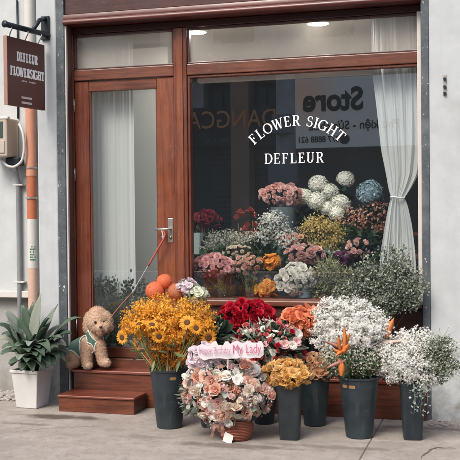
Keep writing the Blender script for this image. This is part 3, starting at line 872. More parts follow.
def cloth(rows, pleats, nu=160, nv=70, amp=.017, seed=1):
    """rows: (py, px_left, px_right) outline measured on the photo, hung as a pleated sheet at depth CY"""
    rows = np.array(rows, float); py = np.linspace(rows[0, 0], rows[-1, 0], nv)
    l = np.interp(py, rows[:, 0], rows[:, 1]); r = np.interp(py, rows[:, 0], rows[:, 2])
    for _ in range(3):
        l[1:-1] = (l[:-2]+2*l[1:-1]+l[2:])/4; r[1:-1] = (r[:-2]+2*r[1:-1]+r[2:])/4
    v = []; wmax = (r-l).max(); rg = np.random.default_rng(seed); ph = rg.uniform(0, 6.28, 5)
    for j in range(nv):
        A, B = at(l[j], py[j], CY), at(r[j], py[j], CY); k = (r[j]-l[j])/wmax
        for i in range(nu+1):
            s_ = i/nu; p = A+(B-A)*s_
            d = 2.2*noise.noise(Vector((s_*pleats*1.9+seed, j*.022, seed)))+.7*noise.noise(Vector((s_*pleats*4.6, j*.03+7, seed*2)))
            p = p+np.array([0, d*amp*(.45+.55*k), 0])
            v.append(p)
    n = nu+1
    return v, [(j*n+i, j*n+i+1, (j+1)*n+i+1, (j+1)*n+i) for j in range(nv-1) for i in range(nu)]
cu = thing('curtain', 'sheer white curtain tied at the waist inside the display window', 'curtain', at(395, 198, CY))
v, f = cloth([(11, 371, 423), (69, 372, 423), (110, 377, 423), (150, 381, 422), (175, 386, 418), (190, 388.5, 410), (197.5, 391, 404.5)], 6)
g = G(); g.add(v, f); part('drape', g, CURT, cu, smooth=True)
v, f = cloth([(197.5, 391, 404.5), (206, 388.5, 408), (225, 385, 412), (250, 381, 415), (300, 377, 418)], 5, seed=4)
g = G(); g.add(v, f); part('drape', g, CURT, cu, smooth=True)
c = at(397.6, 197.5, CY); g = G()
ring = [c+np.array([  .052*math.cos(w), .034*math.sin(w), .006*math.sin(2*w)]) for w in np.linspace(0, 6.283, 25)]
g.tube(ring, .006, 8, cap=False); part('tie_band', g, WHITE, cu, smooth=True)
# pale panel added for the bright building reflected in the door glass
v, f = [], []
A, B = at(88, 300, .16)[0], at(136, 300, .16)[0]
nv, nu = 12, 120
for j in range(nv):
    for i in range(nu+1):
        s_ = i/nu; v.append((A+(B-A)*s_, .16+.004*math.sin(s_*30)+.002*math.sin(s_*71+1), .37+(2.93-.37)*j/(nv-1)))
f = [(j*(nu+1)+i, j*(nu+1)+i+1, (j+1)*(nu+1)+i+1, (j+1)*(nu+1)+i) for j in range(nv-1) for i in range(nu)]
g = G(); g.add(v, f); o = part('curtain', g, CURT, None, smooth=True, loc=(A, .16, .37)); tag(o, 'straight white panel added behind the door glass for its reflected brightness', 'curtain')
# ------------------------------------------------------------------ petals, blooms, leaves (unit-size building blocks)
def rot_z(v, a):
    c, s_ = math.cos(a), math.sin(a); v = np.asarray(v, float)
    return np.stack([v[:, 0]*c-v[:, 1]*s_, v[:, 0]*s_+v[:, 1]*c, v[:, 2]], 1)
def shell_petal(hw, r0, r1, h, lip, bulge, rg, nu=4, nv=4, z0=0.0, rag=.0):
    """a petal as a patch of a surface of revolution, narrowed at both ends, with a turned-out lip"""
    v = []
    off = rg.uniform(-.06, .06); tw = rg.uniform(-.12, .12)
    for j in range(nv+1):
        t = j/nv
        rr = r0+(r1-r0)*(t**.75)+bulge*math.sin(math.pi*t*.9)+lip*t**5
        zz = z0+h*(t-.22*max(0, t-.75)*4*max(lip, 0)*1.2)
        wv = hw*(math.sin(math.pi*(.20+.55*t))**.7)
        for i in range(nu+1):
            u = -1+2*i/nu
            rj = rr*(1+rag*rg.uniform(-1, 1)*t)
            zd = -h*.16*(u*u)*t+rag*rg.uniform(-1, 1)*.25*t
            a = u*wv+tw*t
            v.append((math.cos(a)*(rj+off*t), math.sin(a)*(rj+off*t), zz+zd))
    f = [(j*(nu+1)+i, j*(nu+1)+i+1, (j+1)*(nu+1)+i+1, (j+1)*(nu+1)+i) for j in range(nv) for i in range(nu)]
    return np.array(v), f
def rose(seed, open_=1.0, rag=.03, layers=6):
    rg = np.random.default_rng(seed); g = G()
    for k in range(layers):
        t = k/(layers-1)
        n = [3, 3, 4, 5, 5, 6, 6, 7][k]
        rt = .10+.62*t*open_; r0 = .05+.10*t
        h = .92-.42*t**1.3
        lip = .02+.30*t*open_
        ph = rg.uniform(0, 6.28)
        for i in range(n):
            v, f = shell_petal(rg.uniform(.85, 1.15)*(1.15-.45*t), r0, rt*rg.uniform(.92, 1.08), h*rg.uniform(.92, 1.06), lip, .10+.06*t, rg, rag=rag)
            g.add(rot_z(v, ph+6.283*i/n+rg.uniform(-.15, .15))-np.array([0, 0, .35]), f)
    return g.arrays()
def ranunculus(seed):
    rg = np.random.default_rng(seed); g = G()
    for k in range(7):
        t = k/6; n = 4+k
        for i in range(n):
            v, f = shell_petal(.95-.3*t, .1+.2*t, .18+.55*t, .75-.35*t, .16*t, .12, rg, rag=.03)
            g.add(rot_z(v, k*.7+6.283*i/n+rg.uniform(-.12, .12))-np.array([0, 0, .3]), f)
    return g.arrays()
def cup_petals(seed, n=6, rows=2, flare=.5, rag=.05):
    """open, loosely cupped bloom (lisianthus, freesia)"""
    rg = np.random.default_rng(seed); g = G()
    for r_ in range(rows):
        for i in range(n):
            v, f = shell_petal(.62, .06, .75-.22*r_, .55+.15*r_, flare*(1-.5*r_), .12, rg, rag=rag)
            g.add(rot_z(v, 6.283*(i+.5*r_)/n+rg.uniform(-.1, .1))-np.array([0, 0, .25]), f)
    g.ball((0, 0, .0), (.10, .10, .16), 6, 4)
    return g.arrays()
def fib(n, zmin=-1.0):
    p = []
    for i in range(n):
        z = 1-(1-zmin)*(i+.5)/n; r = math.sqrt(max(0, 1-z*z)); a = i*2.399963
        p.append((r*math.cos(a), r*math.sin(a), z))
    return np.array(p)
def pompon(seed, n=170, zmin=-.8, l=.34):
    rg = np.random.default_rng(seed); g = G()
    g.ball((0, 0, 0), .72, 12, 8)
    pv = np.array([(-.10, 0, 0), (.10, 0, 0), (-.15, .06, .5), (.15, .06, .5), (0, .0, .62), (0, -.05, .3)]); pf = [(0, 1, 5), (0, 5, 2), (5, 1, 3), (5, 3, 4), (2, 5, 4)]
    for d in fib(n, zmin):
        d2 = d+rg.normal(size=3)*.12
        g.inst((pv, pf), [TR(d*.62, d2, (l*2.2, l*2.2, l*1.9), rg.uniform(0, 6.28))])
    return g.arrays()
def ruffle(seed, n=75):
    """carnation-like ruffled head"""
    rg = np.random.default_rng(seed); g = G()
    for d in fib(n, -.25):
        w = rg.uniform(.30, .42)
        v = [(0, 0, 0)]; k = 6
        for i in range(k):
            a = -1.1+2.2*i/(k-1); v.append((w*math.sin(a)*1.0, .10*(-1)**i+rg.uniform(-.06, .06), .36+.22*math.cos(a)+.06*(-1)**i))
        g.inst((v, [(0, i+1, i+2) for i in range(k-1)]), [TR(d*np.array([.42, .42, .3]), d*np.array([1, 1, 1.1])+rg.normal(size=3)*.16, 1.15, rg.uniform(0, 6.28))])
    return g.arrays()
FLO4 = (np.array([(0, 0, 0), (.3, .3, .06), (.62, 0, .16), (.3, -.3, .06), (0, .62, .16), (-.3, .3, .06), (-.62, 0, .16), (-.3, -.3, .06), (0, -.62, .16)]),
        [(0, 3, 2, 1), (0, 1, 4, 5), (0, 5, 6, 7), (0, 7, 8, 3)])
def hydrangea(seed, n=420, zmin=-.75):
    rg = np.random.default_rng(seed); g = G(); g.ball((0, 0, 0), (.68, .68, .60), 12, 8)
    for d in fib(n, zmin):
        lob_ = 1+.20*noise.noise(Vector(d*1.9+seed*3.1))
        g.inst(FLO4, [TR(d*np.array([.86, .86, .78])*rg.uniform(.93, 1.06)*lob_, d+rg.normal(size=3)*.28, rg.uniform(.20, .29)*(210/n)**.5, rg.uniform(0, 6.28))])
    return g.arrays()
def floret_base(seed):
    rg = np.random.default_rng(seed)
    v = [(0, 0, -.55), (0, 0, .12)]
    n = 5
    for i in range(n):
        a = 6.283*i/n; v.append((math.cos(a)*.55, math.sin(a)*.55, rg.uniform(-.05, .2)))
    for i in range(n):
        a = 6.283*(i+.5)/n; v.append((math.cos(a)*.95, math.sin(a)*.95, rg.uniform(.2, .6)))
    f = []
    for i in range(n):
        f += [(1, 2+i, 7+i, 2+(i+1) % n)]
    return np.array(v)*.8, f
FLORETS = [floret_base(i) for i in range(4)]
BUD = G().ball((0, 0, 0), (.5, .5, .62), 6, 4).arrays()
def leaf_base(w=.28, bend=.2, fold=.08, n=5):
    v = []
    for j in range(n+1):
        t = j/n; ww = w*math.sin(math.pi*min(1, t*.92+.05))**.8
        y = bend*t*t
        v += [(-ww, y+fold*ww/w, t), (0, y, t), (ww, y+fold*ww/w, t)]
    f = []
    for j in range(n):
        a = 3*j; f += [(a, a+1, a+4, a+3), (a+1, a+2, a+5, a+4)]
    return np.array(v), f
LEAF = leaf_base(); LEAF_W = leaf_base(.42, .25, .05); LEAF_N = leaf_base(.10, .35, .02); LEAF_S = leaf_base(.45, .12, .06, 3)

MESH = {}
def bloom_mesh(kind, seeds, mat, builder):
    key = (kind, mat.name)
    if key not in MESH:
        out = []
        for s_ in seeds:
            v, f = builder(s_); g = G(); g.add(v, f)
            out.append(mesh_of(kind, g, mat))
        MESH[key] = out
    return MESH[key]
_OP = lambda s_: .62+.45*((s_*37) % 11)/10
BUILD = {'rose': lambda s_: rose(s_, _OP(s_), .06), 'rose_rag': lambda s_: rose(s_, .6+.5*((s_*37) % 11)/10, .13, 7), 'rose_tight': lambda s_: rose(s_, .75, .02, 5), 'ranunculus': ranunculus, 'cup': cup_petals, 'pompon': pompon,
         'ruffle': ruffle, 'hydrangea': hydrangea, 'garden': lambda s_: rose(s_, _OP(s_), .09, 7)}

# ------------------------------------------------------------------ petal and leaf colours
M_RED = petal_mat('petal_red', (.52, .012, .035), (.70, .03, .07))
M_ORANGE = petal_mat('petal_orange', (.88, .34, .17), (.92, .46, .29))
M_PEACH = petal_mat('petal_peach', (.90, .56, .44), (.93, .74, .64), trans=.5)
M_PINK = petal_mat('petal_pink', (.88, .48, .50), (.91, .62, .60))
M_DUSTY = petal_mat('petal_dusty_pink', (.84, .55, .53), (.88, .64, .60))
M_CORAL = petal_mat('petal_coral', (.74, .15, .17), (.80, .30, .27))
M_WHITE = petal_mat('petal_white', (.87, .85, .79), (.90, .88, .84), var=.08)
M_CREAM = petal_mat('petal_cream', (.90, .78, .66), (.92, .84, .75), var=.1)
M_GOLD = petal_mat('petal_gold', (.90, .58, .19), (.93, .70, .36))
M_YEL = petal_mat('dried_yellow', (.92, .46, .04), (.94, .58, .11), var=.35, objvar=False)
M_AMBER = petal_mat('dried_amber', (.72, .23, .02), (.80, .34, .05), var=.35, objvar=False)
M_SUN = petal_mat('sunflower_petal', (.88, .42, .04), (.92, .52, .10))
M_DISC = plain('sunflower_disc', (.085, .036, .014), .9, var=.5, scale=160, bump=.5)
M_LAV = petal_mat('petal_lavender', (.76, .64, .71), (.84, .74, .79))
M_GREENISH = petal_mat('petal_green_white', (.62, .68, .50), (.80, .82, .70), objvar=False)
M_BLUE = petal_mat('petal_blue', (.22, .35, .45), (.36, .49, .56), var=.35, objvar=False, trans=.15)
M_GYP = petal_mat('floret_white', (.92, .91, .88), (.94, .94, .92), var=.08, trans=.55, objvar=False)
M_GYPG = petal_mat('floret_cream', (.70, .70, .60), (.84, .83, .74), var=.3, objvar=False)
M_DYEL = petal_mat('floret_dull_yellow', (.66, .49, .16), (.78, .62, .28), var=.35, objvar=False)
M_MIXP = petal_mat('floret_mixed_pink', (.70, .22, .18), (.82, .55, .42), var=.4, objvar=False)
M_PURPLE = petal_mat('petal_purple', (.12, .035, .10), (.19, .06, .15))
M_MAROON = petal_mat('petal_maroon', (.30, .05, .07), (.42, .12, .14), var=.4, objvar=False)
M_LEAF = petal_mat('leaf_green', (.045, .085, .040), (.08, .125, .06), .5, .2, .3, objvar=False)
M_LEAFD = petal_mat('leaf_dark', (.018, .042, .028), (.04, .07, .045), .45, .12, .3, objvar=False)
M_EUC = petal_mat('leaf_eucalyptus', (.20, .26, .22), (.36, .41, .35), .6, .2, .3, objvar=False)
M_GREY = petal_mat('leaf_grey_green', (.15, .19, .16), (.36, .39, .31), .6, .2, .35, objvar=False)
M_OLIVE = petal_mat('leaf_olive', (.24, .25, .14), (.42, .41, .25), .6, .2, .35, objvar=False)
M_STEM = petal_mat('stem_green', (.09, .14, .06), (.16, .20, .09), .6, .0, .2, objvar=False)
M_STRAW = petal_mat('stem_straw', (.42, .29, .12), (.52, .38, .18), .7, .0, .3, objvar=False)
def used_plastic(name, col):
    m, nt, b = _nt(name)
    st_ = _noise(nt, 1, 5, .65, (30, 30, 2.2)); sp_ = _noise(nt, 70, 4, .7); bl_ = _noise(nt, 6, 5, .6); sc_ = _noise(nt, 1, 3, .6, (8, 8, 130))
    c = _mix(nt, col, tuple(x*1.7+.004 for x in col), _ramp(nt, bl_, .35, .7))
    c = _mix(nt, c, (.10, .105, .10), _ramp(nt, st_, .58, .78, 0, .35))
    c = _mix(nt, c, (.22, .22, .21), _ramp(nt, sp_, .66, .76, 0, .5))
    c = _mix(nt, c, (.12, .13, .135), _ramp(nt, sc_, .66, .72, 0, .4))
    nt.links.new(c, b.inputs['Base Color']); nt.links.new(_ramp(nt, bl_, .3, .7, .34, .62), b.inputs['Roughness'])
    _bump(nt, b, bl_, .12, .01)
    return m
M_PLAST = used_plastic('bucket_plastic', (.013, .021, .027))
M_PLAST2 = used_plastic('vase_plastic', (.016, .022, .026))
M_WATERG = glass_mat('vase_glass', .10, (.80, .86, .85))

def shadow_core(): pass
def dome_pts(c, r, n, seed, face=TOCAM+np.array([0, 0, .55]), lim=-.15, jit=.08, flat=None):
    """n points spread over the camera-side and top of an ellipsoid, (position, direction)"""
    rg = np.random.default_rng(seed); c = np.asarray(c); r = np.asarray(r)
    fc = face/np.linalg.norm(face)
    cand = []
    while len(cand) < n*14:
        d = rg.normal(size=3); d /= np.linalg.norm(d)
        if d@fc > lim: cand.append(d)
    cand = np.array(cand); pts = cand*r
    ch = [0]; dist = np.linalg.norm(pts-pts[0], axis=1)
    while len(ch) < n:
        k = int(dist.argmax()); ch.append(k); dist = np.minimum(dist, np.linalg.norm(pts-pts[k], axis=1))
    out = []
    for k in ch:
        d = cand[k]; out.append((c+pts[k]*(1+rg.uniform(-jit*2, jit)), d/r/np.linalg.norm(d/r)))
    return out
def ell(px, py, rx, ry, Y, ky=.9):
    m = mpp(px, py, Y)
    return at(px, py, Y), np.array([rx*m/.96, rx*m*ky, ry*m])
def blooms(par, pts, kind, mat, rpx, Y, seeds=(1, 2, 3), jit=.18, name=None, rg=None):
    ms = bloom_mesh(name or kind, seeds, mat, BUILD[kind])
    for i, (p, d) in enumerate(pts):
        s_ = rpx*dep(p)/FPX*(1+rnd(-jit, jit))
        dd = d+rng.normal(size=3)*.38+TOCAM*.15+np.array([0, 0, .12])
        put(name or 'bloom', ms[i % len(ms)], par, TR(p, dd, s_*np.array([rnd(.84, 1.14), rnd(.84, 1.14), rnd(.75, 1.2)]), rnd(0, 6.28)))
def stems_to(g, pts, mouth, rad=.0028, n=5, drop=.1, spread=.03):
    for p, d in pts:
        m = np.asarray(mouth)+np.array([rnd(-spread, spread), rnd(-spread, spread), -drop])
        q = p-d*.05+np.array([0, 0, -.06])
        t = np.linspace(0, 1, n)[:, None]
        c1 = (p*(1-t)**2+2*(1-t)*t*(q*.55+m*.45+np.array([0, 0, .02]))+m*t**2)
        g.tube(c1, rad, 4, cap=False)
def leaves(par, c, r, n, seed, mat, base=LEAF, l=.05, name='leaf_spray', lim=-.4, wild=.5, stem=None):
    rg = np.random.default_rng(seed); g = G(); M = []
    for p, d in dome_pts(c, r, min(n, 260), seed, lim=lim) if n <= 260 else [(c+rd*r, rd) for rd in (lambda a: a/np.linalg.norm(a, axis=1)[:, None])(rg.normal(size=(n, 3)))]:
        dd = d+rg.normal(size=3)*wild
        k = l*rg.uniform(.6, 1.3)
        M.append(TR(p-d*k*.5, dd, k, rg.uniform(0, 6.28)))
    g.inst(base, M)
    o = part(name, g, mat, par, smooth=True); o['kind'] = 'stuff'; return o
def mass(par, ells, n, seed, mat, rpx, Y, name='floret_mass', clump=26, surf=.72, bases=FLORETS, stalk=None, mouth=None, fall=.30, spike=(1.0, 0.0)):
    """thousands of tiny florets on fine branching stalks, in uneven clumps through a volume"""
    rg = np.random.default_rng(seed); g = G(); gs = G()
    w = np.array([np.prod(r)**.66 for c, r in ells]); w /= w.sum()
    for (c, r), k in zip(ells, w):
        nc = max(5, int(clump*k*len(ells)))
        cents = []
        for _ in range(nc):
            d = rg.normal(size=3); d /= np.linalg.norm(d)
            if d @ (TOCAM+np.array([0, 0, .4])) < -.25: d = -d
            cents.append(c+d*r*rg.uniform(surf, 1.0))
        sz = fall*r.mean()
        tot = int(n*k)
        ci = rg.integers(0, nc, tot)
        ca = np.array(cents)
        rad_ = ca-c; rad_ = rad_/(np.linalg.norm(rad_, axis=1)[:, None]+1e-9); rad_[:, 2] += .35
        al = np.abs(np.clip(rg.normal(size=tot), -1.8, 1.8))
        pp = ca[ci]+np.clip(rg.normal(size=(tot, 3)), -1.7, 1.7)*sz*np.array([1, .8, .8])*spike[0]*(1.15-.35*al)[:, None]+rad_[ci]*(al*sz*spike[1])[:, None]
        ss = rpx*dep(c)/FPX*rg.uniform(.6, 1.25, tot)
        dd = (pp-c)/(np.linalg.norm(pp-c, axis=1)[:, None]+1e-9)+rg.normal(size=(tot, 3))*.6+TOCAM*.3
        rl = rg.uniform(0, 6.28, tot)
        for bi, b_ in enumerate(bases):
            sl_ = slice(bi, None, len(bases)); g.batch(b_, pp[sl_], dd[sl_], ss[sl_], rl[sl_])
        if stalk is not None:
            for i in range(0, tot, 4):
                p = pp[i]
                q = ca[ci[i]]-(ca[ci[i]]-c)*.35
                gs.tube([p, (p+q)/2+rg.normal(size=3)*.006, q], .0009, 3, cap=False)
        if stalk is not None and mouth is not None:
            for q in cents:
                q2 = q-(q-c)*.35
                m = np.asarray(mouth)+np.array([rg.uniform(-.05, .05), rg.uniform(-.04, .04), -.08])
                t = np.linspace(0, 1, 6)[:, None]
                gs.tube(q2*(1-t)**2+2*(1-t)*t*(c*.6+m*.4)+m*t*t, .0017, 3, cap=False)
    o = part(name, g, mat, par, smooth=False); o['kind'] = 'stuff'
    if stalk is not None:
        part('stalk', gs, stalk, par, smooth=True)
    return o

# ------------------------------------------------------------------ buckets and vases on the pavement
BK = {}
def bucket(key, px, py, wb, wt, pytop, lab, sq=None, name='flower_bucket', cat='bucket', hole=None, mat=None, z0=0.0, rot=0.0, grp='black buckets and vases on the pavement', Y=None):
    """round or square tapered bucket; px,py: bottom front edge; wb, wt widths in photo pixels; pytop: rim"""
    mat = mat or M_PLAST
    p = gr(px, py) if Y is None else np.array([at(px, py, Y)[0], Y, z0])
    m = dep(p)/FPX; rb, rt = wb/2*m, wt/2*m
    if sq: rb, rt = rb*1.0, rt*1.0
    c = np.array([p[0]+rb*-.27*0, p[1]+rb*.95, z0]); h = at(px, pytop, p[1]-.02)[2]-z0
    t = thing(name, lab, cat, c, grp)
    g = G(); n = 48 if not sq else 56; th = .004
    prof = [(rb*.93, 0), (rb, .006), (rb+(rt-rb)*.5, h*.5), (rt*.985, h-.02), (rt*1.0, h-.018), (rt*1.035, h-.012), (rt*1.035, h), (rt*1.0, h+.001), (rt-th*2, h-.02), (rb+(rt-rb)*.45-th, h*.45), (rb*.9, .02)]
    g.lathe(prof, c, n, sq=sq, rot=rot)
    o = part('pail' if not sq else 'vase_body', g, mat, t, smooth=True); smooth_angle(o, 35)
    if hole:
        # a cut-out grip under the rim: dark slot with a raised lip
        for hx in hole:
            a = R(hx); d = np.array([math.cos(a), math.sin(a), 0]); tx = np.array([-d[1], d[0], 0]); zc = h-.055; rr = rt-(rt-rb)*.055/h
            for nm_, mt_, kx, kz, lift_ in (('grip_rim', mat, .028, .0155, .0014), ('grip_hole', HOLE, .023, .0105, .0026)):
                gg = G(); v = []; N_ = 14
                for i in range(N_+1):
                    u_ = -1+2*i/N_; hz_ = kz*(max(0, 1-abs(u_)**4))**.25; a2 = a+u_*kx/rr
                    for sg_ in (-1, 1):
                        r2 = rb+(rt-rb)*(zc+sg_*hz_-z0)/h+lift_
                        v.append(c*np.array([1, 1, 0])+np.array([math.cos(a2)*r2, math.sin(a2)*r2, zc+sg_*hz_]))
                gg.add(v, [(2*i, 2*i+2, 2*i+3, 2*i+1) for i in range(N_)]); part(nm_, gg, mt_, t, smooth=True)
    BK[key] = (c+np.array([0, 0, h]), rt, t)
    return t
HOLE = plain('grip_hole_inside', (.30, .17, .07), .8, var=.6, scale=50)
bucket('B1', 165.5, 429.5, 25.5, 38, 370.5, 'round black plastic bucket with a grip hole, beside the low step', hole=(-58,))
bucket('B4', 357.5, 439.5, 27, 40, 378.5, 'round black plastic bucket with grip holes, under white florets and orange blades', hole=(-128, -103))
bucket('B2', 288, 440.5, 19.5, 26, 386, 'square tapered charcoal vase under the golden roses', sq=7, mat=M_PLAST2, name='square_vase', cat='vase', rot=R(6))
bucket('B5', 411.8, 440.5, 18.5, 25, 384, 'square tapered black vase at the white wall under the baby\'s breath', sq=7, name='square_vase', cat='vase', rot=R(10))
bucket('B3', 313, 427, 22, 32, 372, 'round black bucket standing behind the square charcoal vase', hole=())
bucket('B6', 206.5, 428, 14, 22, 395, 'small dark bucket mostly hidden behind the flower basket')
def on_platform(key, px, wt, h, lab, Y=-.125):
    p = at(px, 370, Y); c = np.array([p[0], Y, ztread2]); rt = min(.055, wt/2*dep(p)/FPX)
    t = thing('flower_vase', lab, 'vase', c, 'vases standing on the wooden platform')
    g = G(); rb = rt*.8
    g.lathe([(rb*.95, 0), (rb, .005), (rt, h-.01), (rt*1.05, h-.008), (rt*1.05, h), (rt*.93, h), (rb*.9, .03)], c, 40)
    smooth_angle(part('vase_body', g, M_PLAST2, t), 35); BK[key] = (c+np.array([0, 0, h]), rt, t)
on_platform('V_or', 309, 17, at(309, 333, -.125)[2]-ztread2, 'tall dark cylinder vase under the orange ranunculus')
on_platform('V_red', 247, 17, .30, 'dark cylinder vase under the red roses')
on_platform('V_euc', 388, 17, .30, 'dark cylinder vase under the big grey-green foliage by the curtain')

# ------------------------------------------------------------------ yellow bunch with sunflowers
m1, r1, _ = BK['B1']; Y1 = m1[1]
yb = thing('yellow_bouquet', 'big airy bunch of golden yellow dried flowers in the bucket by the step', 'bouquet', m1)
E1 = [ell(146, 324, 16, 14, Y1+.03), ell(168, 321, 17, 14, Y1+.04), ell(191, 325, 16, 14, Y1+.03), ell(135, 329, 8, 9, Y1+.02), ell(203, 331, 7, 10, Y1+.02), ell(168, 332, 22, 9, Y1+.02)]
mass(yb, E1, 12500, 11, M_YEL, 1.5, Y1, clump=44, stalk=M_STRAW, mouth=m1, name='dried_floret', fall=.34, spike=(.6, 1.2))
E2 = [ell(168, 343, 16, 15, Y1-.03), ell(160, 357, 10, 11, Y1-.03), ell(176, 356, 10, 11, Y1-.03)]
mass(yb, E2, 1700, 12, M_AMBER, 1.5, Y1, clump=12, name='amber_floret', stalk=M_STRAW, mouth=m1)
g = G()
for k in range(46):
    a = rnd(-1, 1); top = at(168+a*40, 338-abs(a)*6+rnd(-6, 10), Y1-.02+rnd(-.08, .06)); bt = m1+np.array([a*.07, rnd(-.07, .05), -.06])
    g.tube([top, (top*.45+bt*.55)+np.array([a*-.012, 0, 0]), bt], rnd(.002, .0042), 5, cap=False)
part('straw_stem', g, M_STRAW, yb, smooth=True)['kind'] = 'stuff'
def sunflower(px, py, rpx, Y, face, lab, stem_to):
    c = at(px, py, Y); s_ = rpx*dep(c)/FPX
    t = thing('sunflower', lab, 'sunflower', c, 'sunflowers in the yellow bunch')
    face = np.asarray(face, float)
    M = TR(c, face, s_, rnd(0, 6))
    g = G()
    for ring, (n, l, tilt) in enumerate(((17, .66, .16), (15, .60, .36))):
        for i in range(n):
            a = 6.283*(i+.5*ring)/n+rnd(-.1, .1); ll = l*rnd(.85, 1.12); w = rnd(.10, .14); tl = tilt+rnd(-.14, .14)
            v = []
            for j in range(5):
                tt = j/4; ww = w*math.sin(math.pi*(.22+.76*tt))
                rr = .33+1.06*ll*tt*math.cos(tl); zz = ll*tt*math.sin(tl)+.05*math.sin(tt*3)-.12*tt*tt
                for sgn in (-1, 0, 1):
                    v.append((rr, sgn*ww, zz+.02*(sgn == 0)*-1))
            f = [(3*j+k_, 3*j+k_+1, 3*j+k_+4, 3*j+k_+3) for j in range(4) for k_ in range(2)]
            vv = rot_z(np.array(v), a)
            g.inst((vv, f), [M])
    part('petal_ring', g, M_SUN, t, smooth=True)
    dg_ = G(); prof = [(.38, -.04), (.38, .05), (.31, .11), (.17, .11), (.07, .07), (.001, .07)]
    b_ = G(); b_.lathe(prof, (0, 0, 0), 22, cap0=True, cap1=False); v, f = b_.arrays(); dg_.inst((v, f), [M])
    part('disc', dg_, M_DISC, t, smooth=True)
    st_ = G(); e = np.asarray(stem_to); back = c-face/np.linalg.norm(face)*.03
    q = back-face/np.linalg.norm(face)*.05+np.array([0, 0, -.05])
    tt = np.linspace(0, 1, 8)[:, None]
    st_.tube(back*(1-tt)**2+2*(1-tt)*tt*(q*.7+e*.3)+e*tt**2, .0048, 6); part('stem', st_, M_STEM, t, smooth=True)
    cg = G(); b_ = G(); b_.lathe([(.05, -.28), (.34, -.12), (.5, .0)], (0, 0, 0), 14, cap1=False); cg.inst(b_.arrays(), [M]); part('sepal_cup', cg, M_LEAF, t, smooth=True)
fr = TOCAM
for (px, py, r_, dy, face, lab) in [
    (122, 337.5, 8.2, -.05, fr+np.array([-.55, 0, -.05]), 'sunflower hanging out at the poodle side of the yellow bunch'),
    (159, 336.5, 8.2, -.16, fr+np.array([0, 0, -.15]), 'dark-centred sunflower facing out in the middle of the yellow bunch'),
    (139, 324, 9, -.12, fr*.35+np.array([-.25, 0, .9]), 'sunflower seen edge-on, upper one of two on the poodle side'),
    (152, 324.5, 8.6, -.14, fr*.4+np.array([.15, 0, .9]), 'sunflower seen edge-on just above the dark-centred middle sunflower'),
    (137, 345, 7.2, -.12, fr*.5+np.array([-.7, 0, -.25]), 'small drooping sunflower lowest in the yellow bunch'),
    (187, 322.5, 9, -.14, fr*.75+np.array([-.1, 0, .5]), 'upturned sunflower at the upper right of the yellow bunch'),
    (196, 328, 7.6, -.15, fr+np.array([.3, 0, .25]), 'small sunflower tucked between the upturned and the outermost sunflower'),
    (208.5, 337.5, 9.5, -.09, fr+np.array([.35, 0, -.1]), 'large dark-centred sunflower nearest the red roses')]:
    sunflower(px, py, r_*.94, Y1+dy-.06, face, lab, m1+np.array([(px-166)/38*.06, rnd(-.05, .02), -.05]))
leaves(yb, *ell(168, 350, 34, 18, Y1), 40, 5, M_STEM, LEAF_N, .10, 'grass_blade')

# round pompon heads above the yellow bunch
def pom(name, px, py, rpx, Y, mat, lab, kind='pompon', grp='round flower heads above the yellow bunch', cat='flower', stem_to=None, sq=(1, 1, 1)):
    c = at(px, py, Y); s_ = rpx*dep(c)/FPX
    t = thing(name, lab, cat, c, grp)
    ms = bloom_mesh(kind+'_head', (1, 2, 3), mat, BUILD[kind])
    put('flower_head', ms[int(rng.integers(0, 3))], t, TR(c, TOCAM+np.array([0, 0, .9])+rng.normal(size=3)*.15, s_*np.array(sq), rnd(0, 6)))
    if stem_to is not None:
        g = G(); e = np.asarray(stem_to); g.tube([c-(0, 0, s_*.5), c*.7+e*.3+(0, 0, -.04), e], .004, 5); part('stem', g, M_STEM, t, smooth=True)
    return t
M_POM = petal_mat('pompon_orange', (.76, .20, .085), (.82, .27, .13), objvar=False, var=.08)
M_POM2 = petal_mat('pompon_rust', (.56, .18, .09), (.68, .30, .16), objvar=False, var=.3)
def smooth_pom(s_):
    rg_ = np.random.default_rng(s_); g_ = G(); g_.ball((0, 0, 0), (.93, .93, .84), 28, 18)
    v_, f_ = g_.arrays(); th_ = np.arctan2(v_[:, 1], v_[:, 0]); k_ = 1+.045*np.abs(np.sin(th_*4.5))*np.sqrt(np.maximum(0, 1-(v_[:, 2]/.84)**2)); v_[:, :2] *= k_[:, None]
    g_ = G(); g_.add(v_, f_); ds_ = fib(420, -.95); pv_ = (np.array([(-.05, 0, 0), (.05, 0, 0), (0, .03, .09)]), [(0, 1, 2)])
    g_.batch(pv_, ds_*np.array([.94, .94, .85]), ds_+rg_.normal(size=ds_.shape)*.5, np.full(len(ds_), 1.0), rg_.uniform(0, 6, len(ds_)))
    return g_.arrays()
BUILD['ball'] = smooth_pom
YB = Y1+.10
e_ = m1+np.array([0, .04, -.05])
pom('pompon_flower', 155, 290.5, 9.8, YB, M_POM, 'biggest orange pompon flower above the yellow bunch', 'ball', stem_to=e_)
pom('pompon_flower', 164.3, 281.5, 8.2, YB+.04, M_POM, 'orange pompon flower peeping over the biggest one', 'ball', stem_to=e_)
pom('pompon_flower', 176.5, 291.5, 9, YB, M_POM2, 'rust brown pompon flower between orange pompons and green-white hydrangea', 'ball', stem_to=e_)
